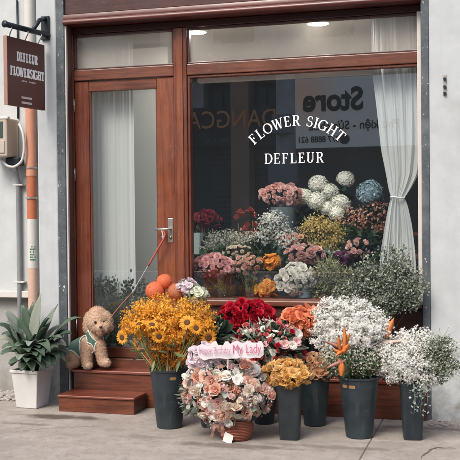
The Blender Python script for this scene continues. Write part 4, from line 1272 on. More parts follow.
for (e_, mat_, sd_, nm_, lab_) in (((187, 287, 8.5, 7), M_LAV, 201, 'pale_pink_bunch', 'loose pale pink-lilac blooms behind the rust brown pompon flower'), ((197, 295, 9, 8.5), M_GREENISH, 203, 'green_white_bunch', 'loose green-white blooms at the window sill end of the yellow bunch')):
    t = thing(nm_, lab_, 'bouquet', at(e_[0], e_[1], YB)); c_, r_ = ell(*e_, YB, .8)
    blooms(t, dome_pts(c_, r_, 22, sd_, lim=-.3, jit=.14), 'cup', mat_, 3.0, YB, (sd_, sd_+1, sd_+2), name='pale_bloom', jit=.3)
    leaves(t, c_, r_, 30, sd_, M_EUC, LEAF, .04, 'leaf_spray')
    g = G(); stems_to(g, dome_pts(c_, r_*.6, 6, sd_), e_ and m1+np.array([.03, .04, -.02])); part('stem', g, M_STEM, t, smooth=True)

# ------------------------------------------------------------------ the basket in front
BC = gr(231.5, 442.5); mB = dep(BC)/FPX
bc = np.array([BC[0], BC[1]+17.5*mB, 0]); bh = .135
bt_ = thing('flower_basket', 'low round terracotta basket overflowing with peach and white roses', 'basket', bc)
def weave():
    m, nt, b = _nt('terracotta_weave')
    tc = nt.nodes.new('ShaderNodeTexCoord'); wv = nt.nodes.new('ShaderNodeTexWave'); wv.bands_direction = 'Z'; wv.inputs['Scale'].default_value = 30; wv.inputs['Distortion'].default_value = 1.5
    nt.links.new(tc.outputs['Object'], wv.inputs['Vector'])
    c = _mix(nt, (.20, .055, .03), (.36, .12, .07), wv.outputs['Fac']); nt.links.new(c, b.inputs['Base Color']); b.inputs['Roughness'].default_value = .75
    _bump(nt, b, wv.outputs['Fac'], .6, .008)
    return m
g = G(); rb = 15.5*mB; g.lathe([(rb*.9, 0), (rb, .008), (rb*1.12, bh*.35), (rb*1.18, bh*.65), (rb*1.1, bh), (rb*1.0, bh), (rb*.95, .03)], bc, 44); smooth_angle(part('bowl', g, weave(), bt_), 40)
YK = bc[1]
br_ = thing('basket_bouquet', 'round bouquet of peach roses and white blooms filling the low terracotta basket', 'bouquet', bc+np.array([0, 0, bh]))
cB, rB = ell(227, 391, 41, 35, YK, .75)
pts = dome_pts(cB, rB, 190, 21, lim=-.35, jit=.11)
pe = [q for i, q in enumerate(pts) if i % 7 in (0, 1, 3, 5)]; wh = [q for i, q in enumerate(pts) if i % 7 in (2, 6)]; pk = [q for i, q in enumerate(pts) if i % 7 == 4]
blooms(br_, pe[:72], 'garden', M_PEACH, 6.2, YK, (31, 32, 33, 36, 38), name='peach_rose', jit=.32)
blooms(br_, pe[72:], 'rose_rag', M_CREAM, 5.2, YK, (37, 39, 40), name='cream_rose', jit=.3)
blooms(br_, wh, 'cup', M_WHITE, 5.0, YK, (41, 42, 43, 46, 47), name='white_bloom', jit=.3)
blooms(br_, pk, 'garden', petal_mat('petal_blush', (.90, .62, .58), (.93, .76, .72), trans=.5), 4.8, YK, (34, 35, 48), name='pink_rose', jit=.3)
leaves(br_, cB, rB*1.04, 110, 22, M_EUC, LEAF_W, .05, 'eucalyptus_leaf', lim=-.5, wild=.8)
leaves(br_, cB, rB*.92, 240, 23, M_LEAFD, LEAF_W, .07, 'dark_leaf', lim=-.6, wild=.8)
mass(br_, [(cB, rB*1.06)], 1000, 24, M_GYP, 1.5, YK, clump=30, name='filler_floret', fall=.12)
g = G()
for k in range(70):
    a = rnd(2.3, 3.6); d = np.array([math.cos(a), -.4+rnd(-.2, .2), math.sin(a)*.8-.45]); d /= np.linalg.norm(d)
    p = cB+d*rB*np.array([.95, .8, .9]); g.inst(LEAF_N, [TR(p, d+rng.normal(size=3)*.25, rnd(.05, .09), rnd(0, 6))])
part('needle_leaf', g, M_GREY, br_, smooth=True)
lv = thing('lavender_bloom_cluster', 'pale lilac stock flowers rising beside the birthday topper of the basket', 'bouquet', at(205, 352, YK-.05))
blooms(lv, dome_pts(*ell(207, 356, 18, 11, YK-.06, .6), 44, 25, lim=-.2), 'cup', M_LAV, 4.0, YK, (44, 45), name='lilac_bloom')
leaves(lv, *ell(207, 360, 17, 11, YK-.03, .6), 40, 26, M_LEAFD, LEAF_W, .05, 'leaf_spray')
# ribbon and tag on the basket
g = G(); rbm = petal_mat('ribbon_peach', (.62, .33, .25), (.68, .4, .32), objvar=False)
for (a, b_) in (((216, 424), (211, 437)), ((223, 424), (222, 436)), ((218, 424), (219, 432))):
    p, q = at(*a, bc[1]-rb*1.28), at(*b_, bc[1]-rb*1.18); w_ = .010
    tt = np.linspace(0, 1, 6); v = []
    for t_ in tt:
        c = p+(q-p)*t_+np.array([0, -.012*math.sin(t_*5), 0]); v += [c-np.array([w_, .002, 0]), c+np.array([w_, -.002, 0])]
    g.add(v, [(2*i, 2*i+1, 2*i+3, 2*i+2) for i in range(5)])
o = part('ribbon', g, rbm, bt_, smooth=True)
tg = thing('price_tag', 'white diamond-hung paper tag tied to the terracotta basket', 'tag', at(228, 437, bc[1]-rb*1.25))
YT = bc[1]-rb*1.26; k = [at(225, 431.5, YT+.01), at(233.5, 436.0, YT), at(231, 445.2, YT-.012), at(222.6, 440.6, YT)]
g = G(); v = k+[p+np.array([0, .0022, 0]) for p in k]; g.add(v, [(3, 2, 1, 0), (4, 5, 6, 7), (0, 1, 5, 4), (1, 2, 6, 5), (2, 3, 7, 6), (3, 0, 4, 7)]); part('card', g, plain('tag_card', (.62, .61, .58), .7), tg)
g = G(); g.tube([k[0], at(224, 427, YT+.02)], .0012, 4); part('string', g, WHITE, tg)
# birthday topper
TPY = cB[1]-rB[1]*.75
tp = thing('cake_topper_sign', 'pale pink cut-out sign reading Happy Birthday My Lady stuck in the basket flowers', 'sign', at(228, 372, TPY))
ACR = plain('pale_acrylic', (.66, .61, .64), .35, var=.03); PKL = plain('pink_letter', (.50, .10, .20), .4, var=.04); PKL2 = plain('mauve_letter', (.46, .20, .34), .4, var=.04)
def topper(s, x0, x1, y0, y1, mat, bold):
    A, B = at(x0, (y0+y1)/2+.3, TPY), at(x1, (y0+y1)/2-.3, TPY-.02); hgt = (y1-y0)*mpp(220, 350, TPY)
    Xd = B-A; Xd[2] *= 1.0; wdt = np.linalg.norm(Xd); Xd /= wdt; Zd = np.array([-Xd[2]*0, 0, 1.0])
    v, f = text_geo(s, 1.0, .0, bold); v[:, 2] += .001
    g1 = G(); vv = lay(v, (A+B)/2, Xd, Zd, (wdt, hgt)); g1.add(vv+np.array([0, -.004, 0]), f)
    return g1
tv = topper('Happy Birthday', 199.5, 231, 346.8, 355.8, PKL2, .0); part('lettering', tv, PKL2, tp)
tv = topper('My Lady', 233, 261.5, 344.3, 355.6, PKL, 0.0); part('lettering', tv, PKL, tp)
def plate(pts, Yp):
    n = len(pts); f_ = [at(x, y, Yp-.002*((x-230)/30)) for x, y in pts]; b_ = [p+np.array([0, .004, 0]) for p in f_]
    g = G(); g.add(f_+b_, [tuple(range(n-1, -1, -1)), tuple(range(n, 2*n))]+[(i, (i+1) % n, n+(i+1) % n, n+i) for i in range(n)])
    return g
outl = [(196.5, 349), (198, 345.5), (202, 343.8), (206, 345.6), (209, 346), (213, 341.5), (216, 341), (218, 345), (223, 345.5), (225, 341.6), (228, 341.3), (230, 344), (233, 342), (237, 340.5), (240, 342.4), (244, 343), (247, 340.5), (250, 341), (252, 343), (257, 343.2), (259, 341), (261.5, 341.5), (263.5, 345), (263.5, 355), (260, 358), (255, 357.5), (250, 358.6), (240, 357.5), (232, 358.5), (226, 359), (220, 358.2), (210, 358.8), (204, 360.5), (199, 357)]
part('plate', plate(outl, TPY+.002), ACR, tp)
g = G(); g.tube([at(228, 357, TPY+.006), at(228, 385, TPY+.05)], .0035, 8); part('stick', g, ACR, tp, smooth=True)

# ------------------------------------------------------------------ greenery, red roses, mixed bunch
m6, _, _ = BK['B6']
gy = thing('greenery_bunch', 'loose dark green leaves between the yellow bunch and the red roses', 'greenery', m6)
leaves(gy, *ell(217, 337, 13, 16, m6[1]+.1), 150, 27, M_LEAFD, LEAF, .085, 'leaf_spray', lim=-.9)
g = G()
for k in range(26):
    a = R(rnd(-10, 100)); p = at(212, 342, m6[1]+.05); d = np.array([math.cos(a), rnd(-.5, .1), math.sin(a)*.8]); g.inst(LEAF_N, [TR(p, d, rnd(.10, .17), rnd(0, 6))])
part('grass_blade', g, M_GREY, gy, smooth=True)
g = G(); stems_to(g, dome_pts(*ell(217, 340, 8, 10, m6[1]+.1), 14, 3), m6); part('stem', g, M_STEM, gy, smooth=True)
mv = BK['V_red'][0]; YR = -.24
rr_ = thing('red_roses', 'bunch of deep red roses below the window sill', 'bouquet', mv)
pts = dome_pts(*ell(247.5, 315, 26, 14.5, YR, .55), 52, 28, lim=-.1, jit=.06)
blooms(rr_, pts, 'rose_rag', M_RED, 4.8, YR, (51, 52, 53, 54, 55), name='red_rose', jit=.25)
leaves(rr_, *ell(247, 322, 26, 13, YR+.03, .5), 110, 29, M_LEAFD, LEAF_W, .055, 'leaf_spray', wild=.7)
g = G(); stems_to(g, pts, mv); part('stem', g, M_STEM, rr_, smooth=True)
YM = -.62
mx_ = thing('mixed_bouquet', 'loose bunch of coral, pink and white spray blooms behind the basket', 'bouquet', at(268, 385, YM))
cm, rm = ell(268, 346, 33, 24, YM, .7)
pts = dome_pts(cm, rm, 130, 30, lim=-.2, jit=.16)
blooms(mx_, [q for i, q in enumerate(pts) if i % 5 in (0, 2)], 'rose_tight', M_CORAL, 3.7, YM, (61, 62), name='coral_bloom')
blooms(mx_, [q for i, q in enumerate(pts) if i % 5 == 1], 'cup', M_PINK, 3.7, YM, (63, 64), name='pink_bloom')
blooms(mx_, [q for i, q in enumerate(pts) if i % 5 == 3], 'cup', M_WHITE, 3.4, YM, (65, 66), name='white_bloom')
blooms(mx_, [q for i, q in enumerate(pts) if i % 5 == 4][::2], 'rose_tight', M_RED, 3.8, YM, (67,), name='red_bloom')
leaves(mx_, cm, rm*1.05, 250, 31, M_GREY, LEAF_N, .075, 'leaf_spray', wild=.7)
leaves(mx_, cm, rm*.9, 220, 32, M_LEAFD, LEAF, .06, 'dark_leaf', wild=.8)
g = G(); stems_to(g, pts[::2], gr(262, 420)+np.array([0, .1, .3])); part('stem', g, M_STEM, mx_, smooth=True)
bucket('B7', 262, 425, 20, 28, 382, 'dark bucket hidden behind the basket under the coral mixed bunch')

# orange ranunculus, golden roses
mo = BK['V_or'][0]; YO = -.30
og = thing('orange_bouquet', 'bunch of orange ranunculus in the tall dark vase', 'bouquet', mo)
pts = dome_pts(*ell(303, 321, 21, 13, YO, .55), 24, 33, lim=.0, jit=.05)
blooms(og, pts, 'rose_rag', M_ORANGE, 6.0, YO, (71, 72, 73, 74), name='orange_ranunculus')
leaves(og, *ell(303, 327, 21, 10, YO+.03, .5), 46, 34, M_LEAF, LEAF_W, .05, 'leaf_spray')
g = G(); stems_to(g, pts, mo); part('stem', g, M_STEM, og, smooth=True)
m2 = BK['B2'][0]; Y2 = m2[1]
gg_ = thing('golden_bouquet', 'bunch of golden yellow roses in the square charcoal vase', 'bouquet', m2)
pts = dome_pts(*ell(287, 374, 22, 13.5, Y2-.02, .8), 42, 35, lim=-.1, jit=.06)
blooms(gg_, pts, 'rose_rag', M_GOLD, 5.6, Y2, (81, 82, 83, 87, 88), name='golden_rose', jit=.28)
leaves(gg_, *ell(287, 377, 21, 12, Y2, .7), 40, 36, M_LEAF, LEAF_W, .045, 'leaf_spray')
g = G(); stems_to(g, pts, m2); part('stem', g, M_STEM, gg_, smooth=True)
m3 = BK['B3'][0]; Y3 = m3[1]
pg = thing('peach_bouquet', 'bunch of pale peach roses in the round bucket behind the golden roses', 'bouquet', m3)
pts = dome_pts(*ell(313, 367, 18, 14, Y3-.04, .7), 32, 37, lim=-.1, jit=.06)
blooms(pg, pts, 'rose', petal_mat('petal_pale_peach', (.84, .55, .34), (.88, .66, .46)), 5.0, Y3, (84, 85, 86), name='peach_rose')
leaves(pg, *ell(313, 370, 17, 12, Y3, .7), 34, 38, M_LEAF, LEAF_W, .045, 'leaf_spray')
g = G(); stems_to(g, pts, m3); part('stem', g, M_STEM, pg, smooth=True)

# ------------------------------------------------------------------ white bunches
m4 = BK['B4'][0]; Y4 = m4[1]
ws = thing('white_bouquet', 'dense dome of white statice in the round bucket with grip holes', 'bouquet', m4)
E4 = [ell(333, 322, 15, 17, Y4+.06), ell(352, 322, 17, 16, Y4+.08), ell(368, 332, 17, 17, Y4+.06), ell(326, 338, 11, 13, Y4+.04), ell(352, 336, 22, 14, Y4+.06)]
mass(ws, [(c, r*.72) for c, r in E4], 4500, 410, M_GYP, 1.5, Y4, clump=30, name='white_floret', fall=.4)
mass(ws, E4, 15000, 41, M_GYP, 1.5, Y4, clump=70, stalk=M_STEM, mouth=m4, name='white_floret', fall=.26, spike=(.55, 1.2))
E4b = [ell(350, 360, 20, 14, Y4), ell(370, 362, 13, 13, Y4), ell(334, 352, 10, 10, Y4-.02)]
mass(ws, E4b, 1500, 42, M_GYPG, 1.35, Y4, clump=16, stalk=M_STEM, mouth=m4, name='cream_floret', fall=.5)
leaves(ws, *ell(352, 360, 27, 20, Y4+.02), 240, 43, M_LEAF, LEAF_N, .07, 'leaf_spray', wild=.8)
m5 = BK['B5'][0]; Y5 = m5[1]
bb_ = thing('babys_breath_bouquet', 'spreading bunch of white baby\'s breath in the square black vase', 'bouquet', m5)
E5 = [ell(404, 366, 17, 17, Y5), ell(418, 352, 14, 14, Y5+.02), ell(392, 364, 12, 14, Y5+.02), ell(420, 376, 13, 15, Y5-.02), ell(400, 350, 12, 12, Y5+.04)]
mass(bb_, [(c, r*.7) for c, r in E5], 1800, 440, M_GYP, 1.3, Y5, clump=20, name='white_floret', fall=.4)
mass(bb_, E5, 10000, 44, M_GYP, 1.4, Y5, clump=46, stalk=M_STEM, mouth=m5, name='white_floret', fall=.34, spike=(.6, 1.1))
E5b = [ell(440, 352, 14, 16, Y5), ell(449, 364, 13, 14, Y5-.02), ell(434, 366, 12, 15, Y5)]
mass(bb_, E5b, 1300, 45, M_GYPG, 1.0, Y5, clump=18, stalk=M_STEM, mouth=m5, name='cream_floret', fall=.55)
for kq, (ex, ey, erx, ery) in enumerate(((438, 352, 14, 16), (449, 362, 13, 15), (432, 372, 12, 16), (446, 346, 10, 12))):
    cq, rq = ell(ex, ey, erx, ery, Y5-.02); rg = np.random.default_rng(460+kq); g = G(); gs = G()
    for b_ in range(26):
        d = rg.normal(size=3); d /= np.linalg.norm(d); d[1] -= .2; tip = cq+d*rq*rg.uniform(.6, 1.1); root = tip+(m5-tip)*.4; gs.tube([tip, (tip+root)/2+rg.normal(size=3)*.01, root], .0011, 3, cap=False)
        kk = 26; t_ = rg.uniform(0, 1, kk)**1.2; g.batch(LEAF_S, tip+(root-tip)*t_[:, None]+rg.normal(size=(kk, 3))*.012, (tip-root)*4+rg.normal(size=(kk, 3))*.8, rg.uniform(.009, .02, kk), rg.uniform(0, 6, kk))
    part('leaf_spray', g, M_GREY, bb_, smooth=True)['kind'] = 'stuff'; part('sprig_stalk', gs, M_STEM, bb_, smooth=True)
leaves(bb_, *ell(406, 366, 22, 20, Y5), 200, 47, M_GREY, LEAF_N, .05, 'dark_leaf', lim=-.9, wild=1)
g = G()
for k in range(5):
    p = at(418+rnd(-8, 10), 384, Y5-.1); g.tube([p, p+np.array([.01, -.03, -.08]), p+np.array([rnd(-.01, .03), -.04, -rnd(.12, .2)])], .0014, 4)
    for j in range(12):
        q = p+np.array([rnd(-.02, .03), -.035+rnd(-.02, .02), -rnd(.02, .19)]); g.inst(LEAF_S, [TR(q, rdir(), .02, 0)])
part('trailing_sprig', g, M_EUC, bb_, smooth=True)
# big grey-green foliage by the curtain
me_ = BK['V_euc'][0]; YE = -.27
eu = thing('eucalyptus_bunch', 'large airy bunch of grey-green foliage in front of the tied curtain', 'greenery', me_)
rg = np.random.default_rng(50); g = G(); gs = G()
for (px, py, rx, ry, n) in [(372, 286, 24, 22, 1500), (398, 283, 24, 24, 1700), (402, 262, 13, 20, 700), (380, 302, 30, 13, 1000), (414, 292, 12, 18, 600), (355, 290, 12, 16, 500), (342, 296, 12, 9, 400), (362, 272, 10, 12, 300)]:
    c, r = ell(px, py, rx, ry, YE, .45)
    nb = n//22
    for b_ in range(nb):
        d = rg.normal(size=3); d /= np.linalg.norm(d)
        if d[1] > .4: d[1] *= -1
        tip = c+d*r*rg.uniform(.65, 1.08); root = c*.55+me_*.45; root = tip+(root-tip)*.42
        gs.tube([tip, (tip+root)/2+rg.normal(size=3)*.01, root], .0012, 3, cap=False)
        kk = 40; t_ = rg.uniform(0, 1, kk)**1.2; pp = tip+(root-tip)*t_[:, None]+rg.normal(size=(kk, 3))*.015
        g.batch(LEAF_S, pp, (tip-root)*4+rg.normal(size=(kk, 3))*.8, rg.uniform(.008, .019, kk), rg.uniform(0, 6, kk))
for b_ in range(60):
    a_ = R(rg.uniform(-15, 195)); sp_ = at(386+math.cos(a_)*rg.uniform(26, 46), 288-math.sin(a_)*rg.uniform(24, 44), YE+rg.uniform(-.06, .05)); root = sp_+(at(386, 296, YE)-sp_)*.5
    gs.tube([sp_, (sp_+root)/2+rg.normal(size=3)*.012, root], .0011, 3, cap=False)
    kk = 16; t_ = rg.uniform(0, 1, kk); g.batch(LEAF_S, sp_+(root-sp_)*t_[:, None]+rg.normal(size=(kk, 3))*.009, (sp_-root)*4+rg.normal(size=(kk, 3))*.8, rg.uniform(.010, .02, kk), rg.uniform(0, 6, kk))
part('leaf_spray', g, M_GREY, eu, smooth=True)['kind'] = 'stuff'
for k in range(16):
    d = at(388+rnd(-22, 22), 300+rnd(-8, 8), YE); gs.tube([d, d*.4+me_*.6, me_-np.array([0, 0, .05])], .002, 4, cap=False)
part('stem', gs, M_STEM, eu, smooth=True)

# ------------------------------------------------------------------ bird-of-paradise flowers
M_BOP = petal_mat('bird_orange', (.66, .19, .045), (.72, .27, .08), objvar=False, trans=.2); M_BRACT = petal_mat('bird_bract', (.34, .12, .09), (.42, .24, .2), objvar=False, trans=.05)
M_BRACT2 = petal_mat('bird_bract_pale', (.48, .34, .30), (.55, .42, .36), objvar=False, trans=.05); M_BOPB = petal_mat('bird_blue', (.05, .05, .25), objvar=False)
def blade(g, p, q, w, bow=0.0, n=7):
    p, q = np.asarray(p), np.asarray(q); ax = (q-p)/np.linalg.norm(q-p); sd_ = np.cross(ax, TOCAM); sd_ /= np.linalg.norm(sd_); up = np.cross(sd_, ax)
    v = []
    for j in range(n):
        t_ = j/(n-1); ww = w*(math.sin(math.pi*(.12+.86*t_))**.8); c = p+(q-p)*t_+sd_*bow*math.sin(math.pi*t_)
        v += [c-sd_*ww, c+up*ww*.7, c+sd_*ww, c-up*ww*.25]
    f = [(4*j+k_, 4*j+(k_+1) % 4, 4*j+4+(k_+1) % 4, 4*j+4+k_) for j in range(n-1) for k_ in range(4)]
    g.add(v, f)
def bird(base, Y, blades, beak, bmat, lab, stem, blue=None):
    c = at(*base, Y); t = thing('bird_of_paradise', lab, 'flower', c, 'bird-of-paradise flowers among the white bunches')
    for (tx, ty, w, dy) in blades:
        w *= 1.35
        g = G(); blade(g, c+np.array([rnd(-.01, .01), rnd(-.01, .01), 0]), at(tx, ty, Y+dy), w, rnd(-.01, .01)); part('sepal', g, M_BOP, t, smooth=True)
    g = G(); blade(g, at(*beak[0], Y+.01), at(*beak[1], Y-.05), .013, .004); part('bract', g, bmat, t, smooth=True)
    if blue:
        g = G(); blade(g, c, at(*blue, Y-.02), .006); part('blue_petal', g, M_BOPB, t, smooth=True)
    g = G(); p = at(*beak[0], Y+.01); e = np.asarray(stem); g.tube([p, p*.6+e*.4+np.array([0, 0, .02]), e], .0075, 7); part('stem', g, M_STEM, t, smooth=True)
YBD = Y4-.2
bird((343, 352), YBD, [(344, 326, .011, -.02), (338, 336, .010, -.05), (350, 333, .012, .02), (333, 349, .010, -.04), (335, 357, .009, -.06), (349, 344, .013, -.06), (346, 350, .014, -.07)], ((348, 352), (325, 341)), M_BRACT, 'large orange bird-of-paradise with spread blades in front of the white dome', m4+np.array([-.05, -.04, -.05]), (331, 345))
g = None
bird((341, 376), YBD, [(339, 358, .016, .0), (342.5, 362, .012, -.02)], ((345, 361), (327, 368)), M_BRACT, 'drooping orange bird-of-paradise blade just above the grip holes bucket', m4+np.array([-.06, -.06, -.05]))
bird((388, 338), Y4+.02, [(394, 318, .015, .0), (391, 321, .013, .02)], ((376, 342), (408, 340.5)), M_BRACT2, 'single upright orange bird-of-paradise over its long pale bract by the platform', m4+np.array([.07, 0, -.05]))
# ------------------------------------------------------------------ potted plant by the wall
pb0, pb1 = gr(16.2, 408.5), gr(46, 408.5)
mP = dep(pb0)/FPX
pcx = (at(30.6, 400, -.36)[0]); pcy = -.33
pt = thing('plant_pot', 'square white tapered planter at the foot of the wall beside the step', 'planter', (pcx, pcy, 0))
hP = at(31, 371.5, pcy-.16)[2]; rbP, rtP = 11.7*mP, 15.2*mP
g = G(); rot = R(45-4)
def sqring(r, z): return (r*math.sqrt(2)*.995, z)
g.lathe([sqring(rbP*.96, 0), sqring(rbP, .006), sqring(rtP*.985, hP-.03), sqring(rtP*1.0, hP-.028), sqring(rtP*1.07, hP-.024), sqring(rtP*1.07, hP), sqring(rtP*.96, hP), sqring(rtP*.92, hP-.05)], (pcx, pcy, 0), 4, rot=rot, cap1=False)
part('pot', g, plain('planter_white', (.56, .56, .545), .55, var=.16, scale=7), pt, bevel=.006)
g = G(); g.lathe([sqring(rtP*.95, hP-.045)], (pcx, pcy, 0), 4, rot=rot, cap1=False); part('soil', g, plain('soil', (.05, .035, .025), .95, var=.6, scale=90), pt)
pl = thing('potted_plant', 'bushy plant with broad grey-green leaves growing in the square white planter', 'plant', (pcx, pcy, hP-.04))
M_PL1 = petal_mat('broad_leaf', (.05, .095, .062), (.11, .155, .105), .42, .12, .3, objvar=True); M_PL2 = petal_mat('broad_leaf_pale', (.20, .24, .20), (.29, .32, .265), .5, .12, .3)
def broad_leaf(tip, w, m, base=None, lift=.5, n=12):
    b_ = np.array([pcx+rnd(-.05, .05), pcy+rnd(-.04, .04), hP-.04]) if base is None else base
    tip = np.asarray(tip); mid = b_*.5+tip*.5+np.array([0, 0, lift*np.linalg.norm(tip-b_)])
    tt = np.linspace(0, 1, n); g = G(); v = []
    pts = np.array([b_*(1-t)**2+2*(1-t)*t*mid+tip*t*t for t in tt]); tan = np.gradient(pts, axis=0)
    for t, p, d in zip(tt, pts, tan):
        d /= np.linalg.norm(d); sd_ = np.cross(d, np.array([0, 0, 1.0])+TOCAM*.35); sd_ /= np.linalg.norm(sd_)+1e-9; up = np.cross(sd_, d)
        ww = w*(math.sin(math.pi*(.06+.92*t))**.75)*(.42+.58*min(1, t*2.0))
        wav = .10*w*math.sin(t*11+rnd(0, .4))
        v += [p-sd_*ww+up*(ww*.28+wav), p-sd_*ww*.5+up*ww*.06, p, p+sd_*ww*.5+up*ww*.06, p+sd_*ww+up*(ww*.28-wav)]
    f = [(5*i+k, 5*i+k+1, 5*i+k+6, 5*i+k+5) for i in range(n-1) for k in range(4)]
    g.add(v, f); o = part('leaf', g, m, pl, smooth=True)
    s_ = o.modifiers.new('thick', 'SOLIDIFY'); s_.thickness = .0018
for (px, py, Y, w, k, lf) in [(41, 293, -.36, .036, 2, .05), (22, 305, -.30, .032, 1, .15), (4, 311, -.34, .036, 2, .35), (-2, 325, -.42, .038, 1, .45), (-6, 341, -.36, .036, 2, .5),
        (1, 354, -.5, .036, 1, .5), (9, 364, -.52, .034, 1, .5), (58, 304, -.34, .030, 2, .2), (52, 312, -.26, .034, 1, .15), (82, 318, -.36, .026, 1, .4), (72, 334, -.40, .034, 1, .45), (66, 346, -.46, .034, 2, .5),
        (60, 358, -.48, .032, 1, .5), (50, 366, -.55, .03, 1, .6), (30, 316, -.28, .034, 1, .1), (46, 327, -.5, .036, 1, .3), (13, 331, -.5, .038, 1, .4), (25, 342, -.58, .036, 1, .5), (39, 348, -.56, .036, 1, .5),
        (18, 360, -.58, .034, 2, .55), (63, 325, -.28, .032, 2, .3), (10, 319, -.26, .034, 1, .3), (33, 302, -.26, .03, 1, .1), (70, 354, -.36, .03, 1, .55), (36, 334, -.44, .04, 1, .3), (22, 330, -.40, .036, 2, .3), (54, 337, -.46, .036, 1, .4),
        (44, 356, -.6, .034, 1, .55), (2, 334, -.28, .034, 1, .45), (28, 352, -.6, .036, 1, .55), (49, 318, -.40, .036, 1, .2), (16, 346, -.54, .036, 1, .5), (58, 348, -.5, .034, 1, .5), (36, 356, -.62, .034, 1, .4), (26, 362, -.6, .03, 1, .5), (44, 340, -.52, .034, 2, .3), (6, 322, -.5, .034, 2, .4), (62, 338, -.52, .032, 1, .4), (34, 322, -.3, .036, 1, .15), (17, 318, -.38, .034, 1, .25), (11, 366, -.5, .028, 1, .75), (21, 371, -.53, .028, 1, .7), (33, 372, -.55, .028, 1, .7), (45, 371, -.55, .028, 1, .7), (56, 367, -.5, .026, 1, .75), (2, 348, -.42, .032, 1, .6), (66, 362, -.42, .028, 1, .7), (28, 346, -.62, .03, 2, .6), (50, 352, -.6, .03, 1, .6), (12, 350, -.56, .03, 1, .6), (40, 362, -.62, .03, 1, .6)]:
    broad_leaf(at(px, py, Y), w*1.6, M_PL2 if k == 2 else M_PL1, lift=lf)
# dead leaves and grit at the wall foot
g = G()
for k in range(160):
    p = gr(rnd(-2, 16), rnd(391, 401)) if k % 2 else np.array([rnd(1.5, 2.1), rnd(-.34, -.17), 0]); s_ = rnd(.008, .03)*(1 if k % 2 else .6)
    g.ball(p+np.array([0, 0, s_*.3]), (s_, s_*rnd(.6, 1), s_*.5), 6, 4)
o = part('gravel', g, plain('rubble', (.30, .28, .26), .9, var=.6, scale=20), None); tag(o, 'crumbled grit and rubble lying at the foot of the wall', 'rubble', kind='stuff')

# ------------------------------------------------------------------ the poodle
dogt_loc = at(88, 367, -.12); dogt_loc[2] = ztread2
def A(px, py, Y): return at(px, py, Y)
U_ = mpp(88, 340, -.12)
prim = []          # (kind, a, b, ra, rb, region)
def S(reg, px, py, Y, r, sx=1.0, sz=1.0): prim.append((reg, A(px, py, Y), A(px, py, Y), r*U_, r*U_, sx, sz))
def Cp(reg, p, q, ra, rb): prim.append((reg, A(*p), A(*q), ra*U_, rb*U_, 1, 1))
zt_ = ztread2
S('head', 98, 321, -.175, 10.4); S('head', 97.5, 316, -.17, 8.4); S('head', 92, 318.5, -.165, 6.4); S('head', 104, 318, -.165, 6.4)
S('muzzle', 100.3, 327.3, -.238, 5.0); S('muzzle', 100.6, 331.5, -.230, 3.8); S('head', 95.5, 327.5, -.215, 4.6); S('head', 104.5, 327, -.215, 4.6)
Cp('ear', (89, 319.5, -.165), (88, 328.5, -.165), 4.2, 4.0); Cp('ear', (107.6, 319, -.165), (108.6, 327.5, -.165), 4.0, 3.8)
Cp('chest', (95, 333, -.155), (93, 343, -.145), 7.2, 9.5)
Cp('torso', (92, 343, -.135), (79, 350, -.105), 9.8, 10.2)
Cp('rump', (78, 352, -.105), (74.5, 358.5, -.105), 9.6, 8.6)
Cp('leg', (86, 345, -.175), (87.3, 363.8, -.182), 5.4, 4.3); Cp('leg', (87.3, 364.6, -.185), (88.3, 365.6, -.203), 4.0, 3.2)
Cp('leg', (99.5, 345, -.165), (103, 361.2, -.165), 5.2, 4.3); Cp('leg', (103.3, 361.6, -.165), (106.5, 362.8, -.185), 4.0, 3.2)
Cp('haunch', (75, 355, -.145), (75.5, 361, -.16), 6.6, 4.6); Cp('leg', (74, 363.2, -.165), (70.2, 364.8, -.19), 3.6, 3.0)
Cp('rump', (70.5, 357, -.08), (67, 352, -.07), 4.0, 2.6)
# sit every foot on the tread: nothing lower than the tread
def sdf_dog(P_):
    best = np.full(len(P_), 9.0); lab = np.zeros(len(P_), int)
    for i, (reg, a, b_, ra, rb, sx, sz) in enumerate(prim):
        ab = b_-a; L = ab@ab
        t = np.clip(((P_-a)@ab)/(L if L > 0 else 1), 0, 1)
        d = np.linalg.norm(P_-(a+t[:, None]*ab), axis=1)-(ra+(rb-ra)*t)
        lab[d < best] = i; best = np.minimum(best, d)
    return best, lab
gd = G()
for (reg, a, b_, ra, rb, sx, sz) in prim:
    n = max(1, int(np.linalg.norm(b_-a)/(.35*min(ra, rb)))+1) if np.linalg.norm(b_-a) > 0 else 1
    for k in range(n+1 if n > 1 else 1):
        t = k/max(1, n); gd.ball(a+(b_-a)*t, ra+(rb-ra)*t, 20, 14)
tmp = bpy.data.objects.new('tmp', mesh_of('tmp', gd, [], smooth=False)); COL.objects.link(tmp)
rm_ = tmp.modifiers.new('r', 'REMESH'); rm_.mode = 'VOXEL'; rm_.voxel_size = .0042
sm_ = tmp.modifiers.new('s', 'SMOOTH'); sm_.iterations = 14; sm_.factor = .5
dgp = bpy.context.evaluated_depsgraph_get(); me0 = bpy.data.meshes.new_from_object(tmp.evaluated_get(dgp))
COL.objects.unlink(tmp); bpy.data.objects.remove(tmp)
nv_ = len(me0.vertices); co_ = np.empty(nv_*3); me0.vertices.foreach_get('co', co_); co_ = co_.reshape(-1, 3)
no_ = np.empty(nv_*3); me0.vertex_normals.foreach_get('vector', no_); no_ = no_.reshape(-1, 3)
_, lab = sdf_dog(co_); regs = np.array([prim[i][0] for i in lab])
base_co = co_.copy()
curl = np.array([noise.noise(Vector(p*52))*.6+noise.noise(Vector(p*120+3))*.4+.35*(.5-noise.voronoi(Vector(p*60))[0][0]) for p in co_])
amp = np.where(regs == 'muzzle', .0028, np.where(regs == 'leg', .0042, .0055))
co_ += no_*(curl*amp)[:, None]
co_[:, 2] = np.maximum(co_[:, 2], ztread2+.0008)
